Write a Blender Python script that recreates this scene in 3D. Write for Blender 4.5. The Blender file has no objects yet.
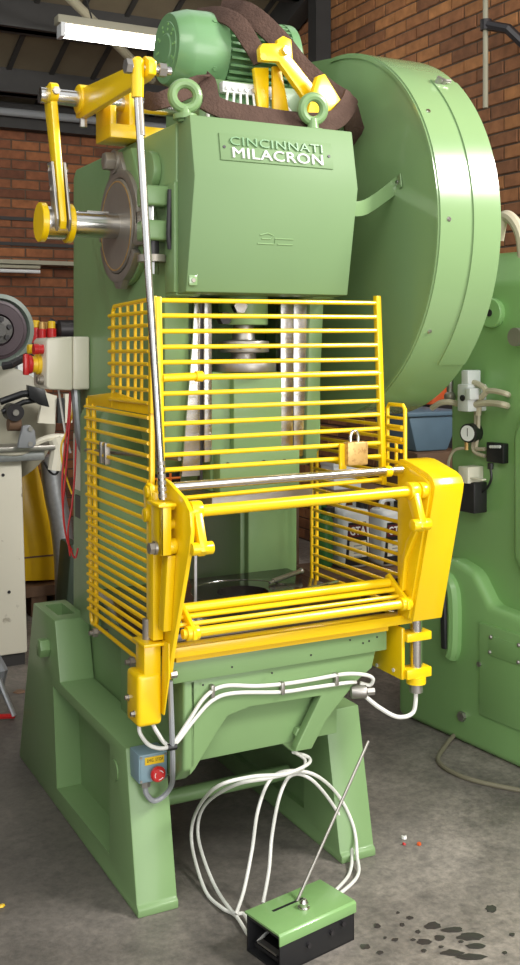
import bpy, bmesh, math, random
from mathutils import Vector, Matrix
R_ = math.radians
random.seed(7)
scn = bpy.context.scene
col = scn.collection
# ------------------------------------------------------------------ camera
CAM = Vector((-1.036, -2.742, 1.6)); YAW = R_(27.3); FPX = 1054.0; HORIZON = 340.0
cd = bpy.data.cameras.new('camera'); cam = bpy.data.objects.new('camera', cd); col.objects.link(cam)
cam.location = CAM; cam.rotation_euler = (R_(90), 0, -YAW)
cd.sensor_fit = 'VERTICAL'; cd.sensor_height = 36.0; cd.lens = 36.0*FPX/965
cd.shift_y = -(482.5-HORIZON)/965
cd.clip_end = 200
scn.camera = cam
# ------------------------------------------------------------------ world, daylight, exposure
w = bpy.data.worlds.new('daylight'); scn.world = w; w.use_nodes = True
bg = w.node_tree.nodes['Background']; bg.inputs[0].default_value = (0.93, 0.97, 1.0, 1); bg.inputs[1].default_value = 0.85
def area(name, loc, target, sx, sy, power, color=(1,1,1)):
    l = bpy.data.lights.new(name, 'AREA'); l.shape = 'RECTANGLE'; l.size = sx; l.size_y = sy; l.energy = power; l.color = color
    o = bpy.data.objects.new(name, l); col.objects.link(o); o.location = loc
    o.rotation_euler = (Vector(target)-Vector(loc)).to_track_quat('-Z', 'Y').to_euler(); return o
area('window_daylight', (3.2, -2.55, 3.85), (0.6, 0.3, 1.2), 1.4, 0.95, 215, (1.0, 0.98, 0.94))
area('doorway_daylight', (0.9, -6.8, 1.9), (0.5, 0.2, 1.0), 4.5, 3.2, 165, (1.0, 0.98, 0.95))
area('upper_left_fill', (-2.2, -4.2, 4.6), (0.9, 0.3, 1.9), 2.6, 2.0, 75, (1.0, 0.98, 0.9))  # added unseen fill lamp, brightens left-facing surfaces from above
vs = scn.view_settings; vs.view_transform = 'Standard'; vs.look = 'None'; vs.gamma = 1; vs.use_curve_mapping = False; vs.exposure = 0.44

# ------------------------------------------------------------------ measuring helper: photograph point on a known plane of the place
_s, _c = math.sin(YAW), math.cos(YAW)
def at(u, v, X=None, Y=None, Z=None):
    a = (u-260)/FPX; b = -(v-HORIZON)/FPX
    r = Vector((_s+a*_c, _c-a*_s, b))
    t = (X-CAM.x)/r.x if X is not None else (Y-CAM.y)/r.y if Y is not None else (Z-CAM.z)/r.z
    return CAM + r*t
def pix(p):
    d = Vector(p)-CAM; dep = d.x*_s+d.y*_c
    return 260+FPX*(d.x*_c-d.y*_s)/dep, HORIZON-FPX*d.z/dep

# ------------------------------------------------------------------ materials
def mat(name, c, rough=.5, metal=0, var=0.0, vscale=6, bump=0.0, bscale=60, spec=.5, coat=0, emit=0, dirt=None, dscale=3, dlo=.5, dhi=.7):
    m = bpy.data.materials.new(name); m.use_nodes = True; nt = m.node_tree; n = nt.nodes; L = nt.links
    b = n['Principled BSDF']; b.inputs['Base Color'].default_value = (*c, 1)
    b.inputs['Roughness'].default_value = rough; b.inputs['Metallic'].default_value = metal
    b.inputs['Specular IOR Level'].default_value = spec; b.inputs['Coat Weight'].default_value = coat; b.inputs['Coat Roughness'].default_value = .08
    tc = n.new('ShaderNodeTexCoord')
    src = None
    if var:
        no = n.new('ShaderNodeTexNoise'); no.inputs['Scale'].default_value = vscale; no.inputs['Detail'].default_value = 5
        L.new(tc.outputs['Object'], no.inputs['Vector'])
        mx = n.new('ShaderNodeMix'); mx.data_type = 'RGBA'
        mx.inputs[6].default_value = (*[x*(1-var) for x in c], 1); mx.inputs[7].default_value = (*[min(1, x*(1+var)) for x in c], 1)
        L.new(no.outputs['Fac'], mx.inputs[0]); src = mx.outputs[2]
    if dirt:
        no = n.new('ShaderNodeTexNoise'); no.inputs['Scale'].default_value = dscale; no.inputs['Detail'].default_value = 8; no.inputs['Roughness'].default_value = .65
        L.new(tc.outputs['Object'], no.inputs['Vector'])
        mr = n.new('ShaderNodeMapRange'); mr.inputs[1].default_value = dlo; mr.inputs[2].default_value = dhi; L.new(no.outputs['Fac'], mr.inputs[0])
        mx = n.new('ShaderNodeMix'); mx.data_type = 'RGBA'; L.new(mr.outputs[0], mx.inputs[0])
        if src: L.new(src, mx.inputs[6])
        else: mx.inputs[6].default_value = (*c, 1)
        mx.inputs[7].default_value = (*dirt, 1); src = mx.outputs[2]
    if src: L.new(src, b.inputs['Base Color'])
    if bump:
        no = n.new('ShaderNodeTexNoise'); no.inputs['Scale'].default_value = bscale; no.inputs['Detail'].default_value = 3
        L.new(tc.outputs['Object'], no.inputs['Vector'])
        bp = n.new('ShaderNodeBump'); bp.inputs['Strength'].default_value = bump; bp.inputs['Distance'].default_value = .01
        L.new(no.outputs['Fac'], bp.inputs['Height']); L.new(bp.outputs[0], b.inputs['Normal'])
    if emit:
        b.inputs['Emission Color'].default_value = (*c, 1); b.inputs['Emission Strength'].default_value = emit
    return m
G = mat('green_paint', (.185, .30, .125), .40, var=.07, vscale=4, bump=.04, bscale=25, spec=.4, coat=.08)
GS = mat('green_sheet_paint', (.215, .335, .15), .22, var=.05, vscale=3, spec=.5, coat=.75)
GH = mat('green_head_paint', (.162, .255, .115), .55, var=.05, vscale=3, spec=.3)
GM = mat('green_motor_paint', (.145, .285, .128), .3, var=.08, vscale=6, spec=.5, coat=.2)
GD = mat('green_machine_paint', (.24, .445, .16), .36, var=.10, vscale=3, bump=.06, bscale=14, spec=.5, coat=.15)
YE = mat('yellow_paint', (.86, .56, .003), .28, var=.05, vscale=8, spec=.5, coat=.2)
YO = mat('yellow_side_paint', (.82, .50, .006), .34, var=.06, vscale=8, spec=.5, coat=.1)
ST = mat('bright_steel', (.62, .60, .57), .22, 1, var=.1, vscale=12)
SD = mat('machined_steel', (.30, .27, .23), .42, .55, var=.2, vscale=14, bump=.05, bscale=80)
SS = mat('dull_steel', (.38, .36, .33), .42, .9, var=.15, vscale=30)
TB = mat('oiled_table_steel', (.07, .06, .052), .13, .6, var=.35, vscale=10, bump=.02, bscale=30)
BK = mat('black_paint', (.012, .012, .013), .4, var=.2)
BR = mat('black_rubber', (.02, .02, .02), .7)
WH = mat('white_cable_plastic', (.72, .71, .66), .4, var=.05)
WL = mat('white_lettering', (.8, .8, .78), .6)
CR = mat('cream_enamel', (.72, .68, .55), .32, var=.05, vscale=4, coat=.2)
CB = mat('cream_worn_enamel', (.70, .66, .54), .42, var=.06, vscale=3, dirt=(.26, .22, .16), dscale=9, dlo=.62, dhi=.72)
RD = mat('red_plastic', (.55, .02, .02), .3, coat=.2)
YP = mat('yellow_plastic', (.85, .55, .02), .35)
BL = mat('blue_grey_enamel', (.22, .33, .38), .4, var=.08)
SL = mat('brown_sling_webbing', (.085, .05, .038), .85, var=.35, vscale=22, bump=.5, bscale=120, spec=.2)
BRS = mat('brass', (.62, .40, .14), .4, .5, var=.2, vscale=40, dirt=(.35, .16, .05), dscale=60)
GRY = mat('grey_enamel', (.27, .28, .29), .5, var=.1)
DKI = mat('dark_iron', (.035, .032, .034), .45, .4, var=.3, vscale=15)
PUR = mat('dark_plum_casting', (.055, .035, .042), .4, .2, var=.3, vscale=10)
ORG = mat('orange_paint', (.62, .10, .02), .5, var=.1)
BLU = mat('blue_plastic_tub', (.12, .20, .27), .5, var=.15, vscale=10)
WOOD = mat('brown_wood', (.16, .09, .05), .7, var=.3, vscale=12, bump=.2)
WPL = mat('white_plastic', (.66, .67, .66), .4, var=.04)
GPL = mat('green_plastic', (.04, .16, .03), .4)
MAR = mat('maroon_label', (.10, .012, .015), .5)
BEI = mat('beige_hose', (.50, .44, .32), .5, var=.08)
GAL = mat('galvanised_steel', (.42, .43, .44), .45, .8, var=.25, vscale=40)
PED = mat('pedal_green_paint', (.22, .40, .145), .3, var=.04, coat=.2)
ORD = mat('orange_wire', (.75, .16, .01), .5)
TUBE = mat('lit_fluorescent_tube', (1.0, .96, .86), .4, emit=14)
ROOF = mat('roof_sheet_brown', (.15, .12, .075), .85, var=.3, vscale=2.5, bump=.1)
BEAM = mat('dark_roof_steel', (.030, .028, .026), .7, var=.3)
PALE = mat('pale_conduit', (.30, .28, .20), .6, var=.15)
PAPER = mat('paper_scrap', (.8, .78, .74), .8)
def floor_mat():
    m = mat('oil_stained_concrete', (.1, .1, .1), .55); nt = m.node_tree; n = nt.nodes; L = nt.links; b = n['Principled BSDF']
    tc = n['Texture Coordinate']
    def noise(scale, detail=6, rough=.6, dist=0):
        x = n.new('ShaderNodeTexNoise'); x.inputs['Scale'].default_value = scale; x.inputs['Detail'].default_value = detail; x.inputs['Roughness'].default_value = rough; x.inputs['Distortion'].default_value = dist
        L.new(tc.outputs['Object'], x.inputs['Vector']); return x.outputs['Fac']
    def ramp(f, stops):
        r = n.new('ShaderNodeValToRGB'); e = r.color_ramp.elements
        e[0].position, e[0].color = stops[0][0], (*stops[0][1], 1); e[1].position, e[1].color = stops[1][0], (*stops[1][1], 1)
        for p, c in stops[2:]:
            q = e.new(p); q.color = (*c, 1)
        L.new(f, r.inputs[0]); return r.outputs[0]
    def mix(a, bb, f, mode='MIX', val=None):
        x = n.new('ShaderNodeMix'); x.data_type = 'RGBA'; x.blend_type = mode
        if val is None: L.new(f, x.inputs[0])
        else: x.inputs[0].default_value = val
        L.new(a, x.inputs[6]); L.new(bb, x.inputs[7]); return x.outputs[2]
    c1 = ramp(noise(1.1, 8, .62, .4), [(.28, (.11, .10, .09)), (.70, (.43, .39, .345))])
    c2 = ramp(noise(9, 8, .7), [(.3, (.45, .45, .45)), (.7, (1.1, 1.08, 1.05))])
    c = mix(c1, c2, None, 'MULTIPLY', .8)
    c3 = ramp(noise(38, 6, .75), [(.35, (.55, .55, .55)), (.62, (1.15, 1.12, 1.1))])
    c = mix(c, c3, None, 'MULTIPLY', .8)
    # pale scuffs
    sc = ramp(noise(5.5, 10, .8, 1.5), [(.62, (0, 0, 0)), (.74, (1, 1, 1))])
    pale = n.new('ShaderNodeRGB'); pale.outputs[0].default_value = (.26, .235, .205, 1)
    x = n.new('ShaderNodeMath'); x.operation = 'MULTIPLY'; x.inputs[1].default_value = .7
    L.new(sc, x.inputs[0]); c = mix(c, pale.outputs[0], x.outputs[0])
    # wide darker area centred left of the press, edge broken by noise
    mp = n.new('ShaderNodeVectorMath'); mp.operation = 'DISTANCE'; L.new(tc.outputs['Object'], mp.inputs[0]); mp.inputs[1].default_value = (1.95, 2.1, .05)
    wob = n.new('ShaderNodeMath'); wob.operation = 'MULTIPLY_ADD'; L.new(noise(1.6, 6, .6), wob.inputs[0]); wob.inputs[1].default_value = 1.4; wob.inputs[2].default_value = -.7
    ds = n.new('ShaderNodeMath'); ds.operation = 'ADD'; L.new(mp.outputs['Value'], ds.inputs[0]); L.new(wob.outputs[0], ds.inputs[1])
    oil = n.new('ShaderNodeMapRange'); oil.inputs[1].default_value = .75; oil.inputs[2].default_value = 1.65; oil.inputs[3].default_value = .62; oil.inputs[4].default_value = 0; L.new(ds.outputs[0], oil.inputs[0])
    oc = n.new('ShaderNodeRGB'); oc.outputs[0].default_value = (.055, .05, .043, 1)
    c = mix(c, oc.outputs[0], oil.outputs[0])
    L.new(c, b.inputs['Base Color'])
    rr = ramp(noise(2.2, 6), [(.35, (.42,)*3), (.65, (.68,)*3)]); L.new(rr, b.inputs['Roughness'])
    bp = n.new('ShaderNodeBump'); bp.inputs['Strength'].default_value = .25; bp.inputs['Distance'].default_value = .006
    L.new(noise(70, 5), bp.inputs['Height']); L.new(bp.outputs[0], b.inputs['Normal'])
    return m
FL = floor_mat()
def brick_mat(name, tint):
    m = mat(name, (.3, .15, .08), .85); nt = m.node_tree; n = nt.nodes; L = nt.links; b = n['Principled BSDF']
    ge = n.new('ShaderNodeNewGeometry'); oi = n.new('ShaderNodeObjectInfo')
    ad = n.new('ShaderNodeMath'); L.new(ge.outputs['Random Per Island'], ad.inputs[0]); L.new(oi.outputs['Random'], ad.inputs[1])
    fr = n.new('ShaderNodeMath'); fr.operation = 'FRACT'; L.new(ad.outputs[0], fr.inputs[0])
    r = n.new('ShaderNodeValToRGB'); e = r.color_ramp.elements
    def t(c): return (*[x*y for x, y in zip(c, tint)], 1)
    e[0].position = 0; e[0].color = t((.17, .075, .038)); e[1].position = 1; e[1].color = t((.42, .19, .075))
    q = e.new(.45); q.color = t((.28, .12, .055)); q = e.new(.75); q.color = t((.34, .15, .06))
    L.new(fr.outputs[0], r.inputs[0])
    tc = n['Texture Coordinate']; no = n.new('ShaderNodeTexNoise'); no.inputs['Scale'].default_value = 14; no.inputs['Detail'].default_value = 6
    L.new(ge.outputs['Position'], no.inputs['Vector'])
    rm = n.new('ShaderNodeValToRGB'); rm.color_ramp.elements[0].position = .3; rm.color_ramp.elements[0].color = (.6, .58, .55, 1); rm.color_ramp.elements[1].position = .7; rm.color_ramp.elements[1].color = (1.1, 1.08, 1.05, 1)
    L.new(no.outputs['Fac'], rm.inputs[0])
    mx = n.new('ShaderNodeMix'); mx.data_type = 'RGBA'; mx.blend_type = 'MULTIPLY'; mx.inputs[0].default_value = .8
    L.new(r.outputs[0], mx.inputs[6]); L.new(rm.outputs[0], mx.inputs[7]); L.new(mx.outputs[2], b.inputs['Base Color'])
    bp = n.new('ShaderNodeBump'); bp.inputs['Strength'].default_value = .4; bp.inputs['Distance'].default_value = .01
    L.new(no.outputs['Fac'], bp.inputs['Height']); L.new(bp.outputs[0], b.inputs['Normal'])
    return m
BRK = brick_mat('orange_brown_brick', (1.15, 1.12, 1.0))
BRL = brick_mat('dark_red_brick', (.8, .66, .62))
MOR = mat('sooty_mortar', (.10, .068, .045), .95, var=.25, vscale=8)

# ------------------------------------------------------------------ building helpers
WL_ = {}
class M:
    def __init__(s): s.bm = bmesh.new()
    def box(s, x0, x1, y0, y1, z0, z1):
        vs_ = [s.bm.verts.new((x, y, z)) for x in (x0, x1) for y in (y0, y1) for z in (z0, z1)]
        for f in ((0,1,3,2),(4,6,7,5),(0,4,5,1),(2,3,7,6),(0,2,6,4),(1,5,7,3)): s.bm.faces.new([vs_[i] for i in f])
        return s
    def cyl(s, p0, p1, r, r2=None, n=20):
        return s.lathe(p0, p1, [(0, r), ((Vector(p1)-Vector(p0)).length, r if r2 is None else r2)], n)
    def lathe(s, p0, p1, prof, n=24, ang=None):
        """solid of revolution about p0->p1, prof = [(distance, radius), ...], capped"""
        p0 = Vector(p0); d = (Vector(p1)-p0).normalized()
        up = Vector((0,0,1)) if abs(d.z) < .9 else Vector((1,0,0))
        a = d.cross(up).normalized(); b = d.cross(a).normalized()
        rings = []
        for t, r in prof:
            if r < 1e-6: rings.append([s.bm.verts.new(p0+d*t)])
            else: rings.append([s.bm.verts.new(p0+d*t+(a*math.cos(2*math.pi*i/n)+b*math.sin(2*math.pi*i/n))*r) for i in range(n)])
        for A, B in zip(rings, rings[1:]):
            for i in range(n):
                j = (i+1) % n
                if len(A) == 1 and len(B) > 1: s.bm.faces.new((A[0], B[j], B[i]))
                elif len(B) == 1 and len(A) > 1: s.bm.faces.new((A[i], A[j], B[0]))
                elif len(A) > 1: s.bm.faces.new((A[i], A[j], B[j], B[i]))
        if len(rings[0]) > 1: s.bm.faces.new(rings[0])
        if len(rings[-1]) > 1: s.bm.faces.new(rings[-1][::-1])
        return s
    def hexa(s, p0, p1, r): return s.cyl(p0, p1, r, n=6)
    def tube(s, pts, r, n=8, sm=0, closed=False):
        pts = [Vector(p) for p in pts]
        if sm:
            out = []; k = len(pts)
            rng = range(k) if closed else range(k-1)
            for i in rng:
                if closed: p = [pts[(i+j) % k] for j in (-1,0,1,2)]
                else: p = [pts[max(i-1,0)], pts[i], pts[i+1], pts[min(i+2,k-1)]]
                for q in range(sm):
                    t = q/sm
                    out.append(.5*((2*p[1])+(-p[0]+p[2])*t+(2*p[0]-5*p[1]+4*p[2]-p[3])*t*t+(-p[0]+3*p[1]-3*p[2]+p[3])*t**3))
            if not closed: out.append(pts[-1])
            pts = out
        k = len(pts); rings = []; prev = None
        for i, p in enumerate(pts):
            if closed: d = (pts[(i+1) % k]-pts[i-1]).normalized()
            else: d = (pts[min(i+1,k-1)]-pts[max(i-1,0)]).normalized()
            if prev is None:
                up = Vector((0,0,1)) if abs(d.z) < .9 else Vector((1,0,0)); a = d.cross(up).normalized()
            else:
                a = (prev-d*prev.dot(d)).normalized()
            prev = a; b = d.cross(a)
            rr = r(i/(k-1)) if callable(r) else r
            rings.append([s.bm.verts.new(p+(a*math.cos(2*math.pi*q/n)+b*math.sin(2*math.pi*q/n))*rr) for q in range(n)])
        prs = list(zip(rings, rings[1:]))
        if closed: prs.append((rings[-1], rings[0]))
        for A, B in prs:
            for i in range(n):
                j = (i+1) % n; s.bm.faces.new((A[i], A[j], B[j], B[i]))
        if not closed: s.bm.faces.new(rings[0][::-1]); s.bm.faces.new(rings[-1])
        return s
    def ribbon(s, pts, wdir, w, th, sm=6):
        """flat strap swept along pts; wdir = list of width directions"""
        pts = [Vector(p) for p in pts]; k = len(pts); out = []; wd = []
        for i in range(k-1):
            p = [pts[max(i-1,0)], pts[i], pts[i+1], pts[min(i+2,k-1)]]
            for q in range(sm):
                t = q/sm
                out.append(.5*((2*p[1])+(-p[0]+p[2])*t+(2*p[0]-5*p[1]+4*p[2]-p[3])*t*t+(-p[0]+3*p[1]-3*p[2]+p[3])*t**3))
                wd.append(Vector(wdir[i]).lerp(Vector(wdir[i+1]), t))
        out.append(pts[-1]); wd.append(Vector(wdir[-1]))
        rings = []; k = len(out)
        for i, p in enumerate(out):
            d = (out[min(i+1,k-1)]-out[max(i-1,0)]).normalized()
            a = (wd[i]-d*wd[i].dot(d)).normalized(); b = d.cross(a)
            ring = []
            for (fa, fb) in ((-1,-.6),(-.5,-1.15),(0,-.85),(.5,-1.15),(1,-.6),(1,.6),(.5,1.15),(0,.85),(-.5,1.15),(-1,.6)):
                ring.append(s.bm.verts.new(p+a*fa*w/2+b*fb*th/2))
            rings.append(ring)
        for A, B in zip(rings, rings[1:]):
            for i in range(10):
                j = (i+1) % 10; s.bm.faces.new((A[i], A[j], B[j], B[i]))
        s.bm.faces.new(rings[0][::-1]); s.bm.faces.new(rings[-1]); return s
    def prism(s, axis, poly, a0, a1):
        def mk(p, a):
            return {'x': (a, p[0], p[1]), 'y': (p[0], a, p[1]), 'z': (p[0], p[1], a)}[axis]
        A = [s.bm.verts.new(mk(p, a0)) for p in poly]; B = [s.bm.verts.new(mk(p, a1)) for p in poly]; n = len(poly)
        s.bm.faces.new(A); s.bm.faces.new(B[::-1])
        for i in range(n):
            j = (i+1) % n; s.bm.faces.new((A[i], B[i], B[j], A[j]))
        return s
    def arc_band(s, cx, cy, x0, x1, r0, r1, a0, a1, n=40):
        """ring segment about the X axis through (cx, cy) in (Y, Z)"""
        full = abs(a1-a0) >= 359.9; rings = []
        m = n if full else n+1
        for i in range(m):
            a = R_(a0+(a1-a0)*i/n); ca, sa = math.cos(a), math.sin(a)
            rings.append([s.bm.verts.new((x, cx+ca*r, cy+sa*r)) for x, r in ((x0,r0),(x1,r0),(x1,r1),(x0,r1))])
        prs = list(zip(rings, rings[1:]))
        if full: prs.append((rings[-1], rings[0]))
        for A, B in prs:
            for i in range(4): j = (i+1) % 4; s.bm.faces.new((A[i], B[i], B[j], A[j]))
        if not full: s.bm.faces.new(rings[0]); s.bm.faces.new(rings[-1][::-1])
        return s
    def torus(s, c, axis, R, r, n=28, k=10):
        axis = Vector(axis).normalized(); up = Vector((0,0,1)) if abs(axis.z) < .9 else Vector((1,0,0))
        a = axis.cross(up).normalized(); b = axis.cross(a)
        return s.tube([Vector(c)+(a*math.cos(2*math.pi*i/n)+b*math.sin(2*math.pi*i/n))*R for i in range(n)], r, k, closed=True)
    def sphere(s, c, r, sz=1):
        n, k = 12, 7
        return s.lathe(Vector(c)-Vector((0,0,r*sz)), Vector(c)+Vector((0,0,r*sz)), [(r*sz*(1-math.cos(math.pi*i/k)), r*math.sin(math.pi*i/k)) for i in range(k+1)], n)
    def xf(s, m): s.bm.transform(m); return s
    def build(s, name, material, parent=None, bevel=0, seg=2, label=None, ang=30, kind=None):
        bmesh.ops.recalc_face_normals(s.bm, faces=s.bm.faces)
        if bevel:
            ed = [e for e in s.bm.edges if len(e.link_faces) == 2 and e.calc_face_angle(0) > R_(28)]
            bmesh.ops.bevel(s.bm, geom=ed, offset=bevel, segments=seg, affect='EDGES', clamp_overlap=True, profile=.5)
        vv = [v.co for v in s.bm.verts]
        c = Vector([(min(v[i] for v in vv)+max(v[i] for v in vv))/2 for i in range(3)])
        bmesh.ops.translate(s.bm, verts=s.bm.verts, vec=-c)
        me = bpy.data.meshes.new(name); s.bm.to_mesh(me); s.bm.free()
        me.materials.append(material)
        for p in me.polygons: p.use_smooth = True
        me.set_sharp_from_angle(angle=R_(ang))
        return place(name, me, c, parent, label, kind)
def place(name, me, c, parent=None, label=None, kind=None):
    o = bpy.data.objects.new(name, me); col.objects.link(o)
    c = Vector(c)
    if parent is not None:
        o.parent = parent; o.location = c-WL_[parent.name]
    else: o.location = c
    WL_[o.name] = c
    if label: o['label'] = label
    if kind: o['kind'] = kind
    return o
def thing(name, loc, label, cat, group=None):
    o = bpy.data.objects.new(name, None); col.objects.link(o); o.location = loc; o.empty_display_size = .1; WL_[o.name] = Vector(loc)
    return tag(o, label, cat, group)
def tag(o, label, cat, group=None):
    o['label'] = label; o['category'] = cat
    if group: o['group'] = group
    return o
def struct(o, label, cat): o['kind'] = 'structure'; o['label'] = label; o['category'] = cat; return o
def cut(o, cutters):
    """subtract builder shapes (world coordinates) from a built mesh object; the cutters are removed again"""
    wl = WL_[o.name]
    for m in cutters:
        bmesh.ops.recalc_face_normals(m.bm, faces=m.bm.faces)
        me = bpy.data.meshes.new('cutter'); m.bm.to_mesh(me); m.bm.free()
        co = bpy.data.objects.new('cutter', me); col.objects.link(co)
        tmp = bpy.data.objects.new('tmp', o.data); col.objects.link(tmp); tmp.location = wl
        md = tmp.modifiers.new('b', 'BOOLEAN'); md.operation = 'DIFFERENCE'; md.object = co; md.solver = 'EXACT'
        bpy.context.view_layer.update()
        new = bpy.data.meshes.new_from_object(tmp.evaluated_get(bpy.context.evaluated_depsgraph_get()))
        bpy.data.objects.remove(tmp); bpy.data.objects.remove(co); bpy.data.meshes.remove(me)
        new.name = o.name; o.data = new
        mats = o.data.materials
        while len(mats) > 1: mats.pop()
    o.data.set_sharp_from_angle(angle=R_(30))
    return o
def text(name, s, origin, xdir, ydir, width, height, depth, material, parent, bold=0.0, label=None):
    cu = bpy.data.curves.new('t', 'FONT'); cu.body = s; cu.extrude = .5; cu.offset = bold; cu.size = 1; cu.resolution_u = 3; cu.space_character = 1.06
    to = bpy.data.objects.new('t', cu); col.objects.link(to); bpy.context.view_layer.update()
    me = bpy.data.meshes.new_from_object(to.evaluated_get(bpy.context.evaluated_depsgraph_get()))
    bpy.data.objects.remove(to); bpy.data.curves.remove(cu)
    m = M(); m.bm.from_mesh(me); bpy.data.meshes.remove(me)
    xs = [v.co.x for v in m.bm.verts]; ys = [v.co.y for v in m.bm.verts]
    X = Vector(xdir).normalized(); Y = Vector(ydir).normalized(); N = X.cross(Y); o0 = Vector(origin)
    for v in m.bm.verts:
        a = (v.co.x-min(xs))/(max(xs)-min(xs))*width; b = (v.co.y-min(ys))/(max(ys)-min(ys))*height
        v.co = o0+X*a+Y*b+N*(v.co.z*depth)
    return m.build(name, material, parent, label=label)
def bolt(parent, p, d, r, h, material=SS, name='bolt'):
    p = Vector(p); d = Vector(d).normalized()
    m = M(); m.lathe(p-d*.002, p+d, [(0, r*1.35), (r*.25+.002, r*1.35), (r*.25+.002, r), (h+.001, r*.95)], 6 if h > .004 else 10)
    return m.build(name, material, parent)

# ================================================================== THE SETTING
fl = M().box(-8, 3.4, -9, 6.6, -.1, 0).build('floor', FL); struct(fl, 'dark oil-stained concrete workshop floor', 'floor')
EAVE_Y, EAVE_Z, TAN = 6.5, 3.66, math.tan(R_(20))
def roof_z(y): return EAVE_Z+(EAVE_Y-y)*TAN
wb = M().box(-8, 3.4, 6.5, 6.62, 0, 3.75).build('wall_back', MOR); struct(wb, 'dark brick back wall under the low eave', 'wall')
# right wall with a real window opening towards the front
WX = 3.15
wr = M().prism('x', [(-9, 0), (6.5, 0), (6.5, roof_z(6.5)+.1), (-1.2, roof_z(-1.2)+.1), (-9, roof_z(-1.2)+.1)], WX, WX+.12).build('wall_right', MOR)
cut(wr, [M().box(WX-.1, WX+.3, -3.55, -1.55, 3.15, 4.55)])
struct(wr, 'orange-brown brick side wall rising behind the flywheel guard', 'wall')
wn = M().box(WX+.02, WX+.08, -3.55, -1.55, 3.15, 3.21).box(WX+.02, WX+.08, -3.55, -1.55, 4.49, 4.55).box(WX+.02, WX+.08, -3.55, -3.49, 3.2, 4.5).box(WX+.02, WX+.08, -1.61, -1.55, 3.2, 4.5).box(WX+.03, WX+.07, -2.57, -2.53, 3.2, 4.5).build('window_1', PALE)
struct(wn, 'high pale framed window in the brick side wall', 'window')

def bricks(wall, material, org, udir, nrm, nu, nz, keep, limit=290):
    """stretcher courses: the ones the photograph shows are objects, the rest one joined part"""
    L, H, J = .240, .074, .012
    base = M(); U = Vector(udir); N = Vector(nrm); Z = Vector((0,0,1))
    def brick(m, o, dl=0):
        A = [m.bm.verts.new(o+U*a*(L-2*e)/2+Z*b*(H-2*e)/2+N*t) for t, e in ((-.03, 0), (.006, 0), (.010, .004)) for a, b in ((-1,-1),(1,-1),(1,1),(-1,1))]
        for k in (0, 4):
            for i in range(4): j = (i+1) % 4; m.bm.faces.new((A[k+i], A[k+j], A[k+4+j], A[k+4+i]))
        m.bm.faces.new(A[8:12])
    brick(base, Vector((0,0,0)))
    bmesh.ops.recalc_face_normals(base.bm, faces=base.bm.faces)
    me = bpy.data.meshes.new('brick'); base.bm.to_mesh(me); base.bm.free(); me.materials.append(material)
    rest = M(); cand = []; nr = 0
    for k in range(nz):
        for i in range(nu):
            p = Vector(org)+U*((i+(.5 if k % 2 else 0))*(L+J))+Z*(k*(H+J)+H/2+J)+N*(random.uniform(-.003, .003))
            s = keep(p)
            if s is None: continue
            if s: cand.append((-(p-CAM).length*-1, p))
            else: brick(rest, p); nr += 1
    cand.sort(key=lambda t: t[0])
    for _, p in cand[:limit]: place('brick', me, p, wall)
    for _, p in cand[limit:]: brick(rest, p)
    print('BRICKS', wall.name, len(cand), nr)
    rest.build('brickwork', material, wall, kind='stuff')
def keep_r(p):
    if p.z > roof_z(p.y)+.02 or p.y > 6.45: return None
    if -3.7 < p.y < -1.4 and 3.05 < p.z < 4.65: return None
    if p.y < -1.5: return None
    u, v = pix(p)
    inside = 300 < u < 525 and -8 < v < 262
    behind = (v > 62 and u < 425 and u < 352+(v-55)*2.2) or ((u-330)**2/165**2+(v-235)**2/180**2 < 1)
    return inside and not behind
def keep_b(p):
    if p.x > 3.10 or p.z > 3.64: return None
    u, v = pix(p)
    return -12 < u < 86 and 100 < v < 345
bricks(wr, BRK, (WX, -1.6, 0), (0, 1, 0), (-1, 0, 0), 33, 78, keep_r)
bricks(wb, BRL, (-4.4, 6.5, 0), (1, 0, 0), (0, -1, 0), 31, 43, keep_b)

# low partition added out of the picture, keeps side light off the press
wl = M().box(-2.1, -1.98, -1.0, 6.6, 0, 1.75).build('shade_partition', MOR); struct(wl, 'unseen low dark partition added at the left to hold back light', 'wall')
# roof: sheets on purlins, rising from the back eave
ce = M().prism('x', [(6.7, roof_z(6.7)), (-1.2, roof_z(-1.2)), (-1.2, roof_z(-1.2)+.06), (6.7, roof_z(6.7)+.06)], -8, 3.5).build('ceiling', ROOF)
cut(ce, [M().box(-2.6, 2.4, .9, 3.1, 3, 9)])  # unseen opening added to let sky light onto the rear of the shop
struct(ce, 'dark brown sloping sheet roof carried on steel purlins', 'ceiling')
x = -3.2
while x < 3.2:
    M().prism('x', [(6.48, roof_z(6.48)-.02), (-1.1, roof_z(-1.1)-.02), (-1.1, roof_z(-1.1)+.01), (6.48, roof_z(6.48)+.01)], x-.02, x+.02).build('batten', BEAM, ce)
    x += .36
def roof_at(u, v):
    r = at(u, v, Z=CAM.z+1 if v < HORIZON else 0)-CAM
    # CAM + r t on the plane z = roof_z(y)
    t = (EAVE_Z+(EAVE_Y-CAM.y)*TAN-CAM.z)/(r.z+r.y*TAN); return CAM+r*t
for v, h, dpt in ((75, .19, .10), (6, .21, .10), (-75, .21, .1)):
    p = roof_at(40, v)
    M().box(-8, 3.13, p.y-dpt/2, p.y+dpt/2, roof_z(p.y)-h, roof_z(p.y)+.02).box(-8, 3.13, p.y-dpt, p.y+dpt, roof_z(p.y)-h, roof_z(p.y)-h+.015).build('purlin', BEAM, ce)
M().box(-8, 3.13, 6.36, 6.48, 3.44, 3.66).build('eaves_beam', BEAM, ce)
M().cyl((-8, 6.30, 3.56), (3.12, 6.30, 3.56), .035, n=10).build('eaves_pipe', GRY, ce)
a_, b_ = at(64, -8, Y=4.4), at(152, 80, Y=5.4)
M().cyl(a_+(a_-b_)*.25, b_, .036, n=12).build('brace', PALE, ce)
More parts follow.
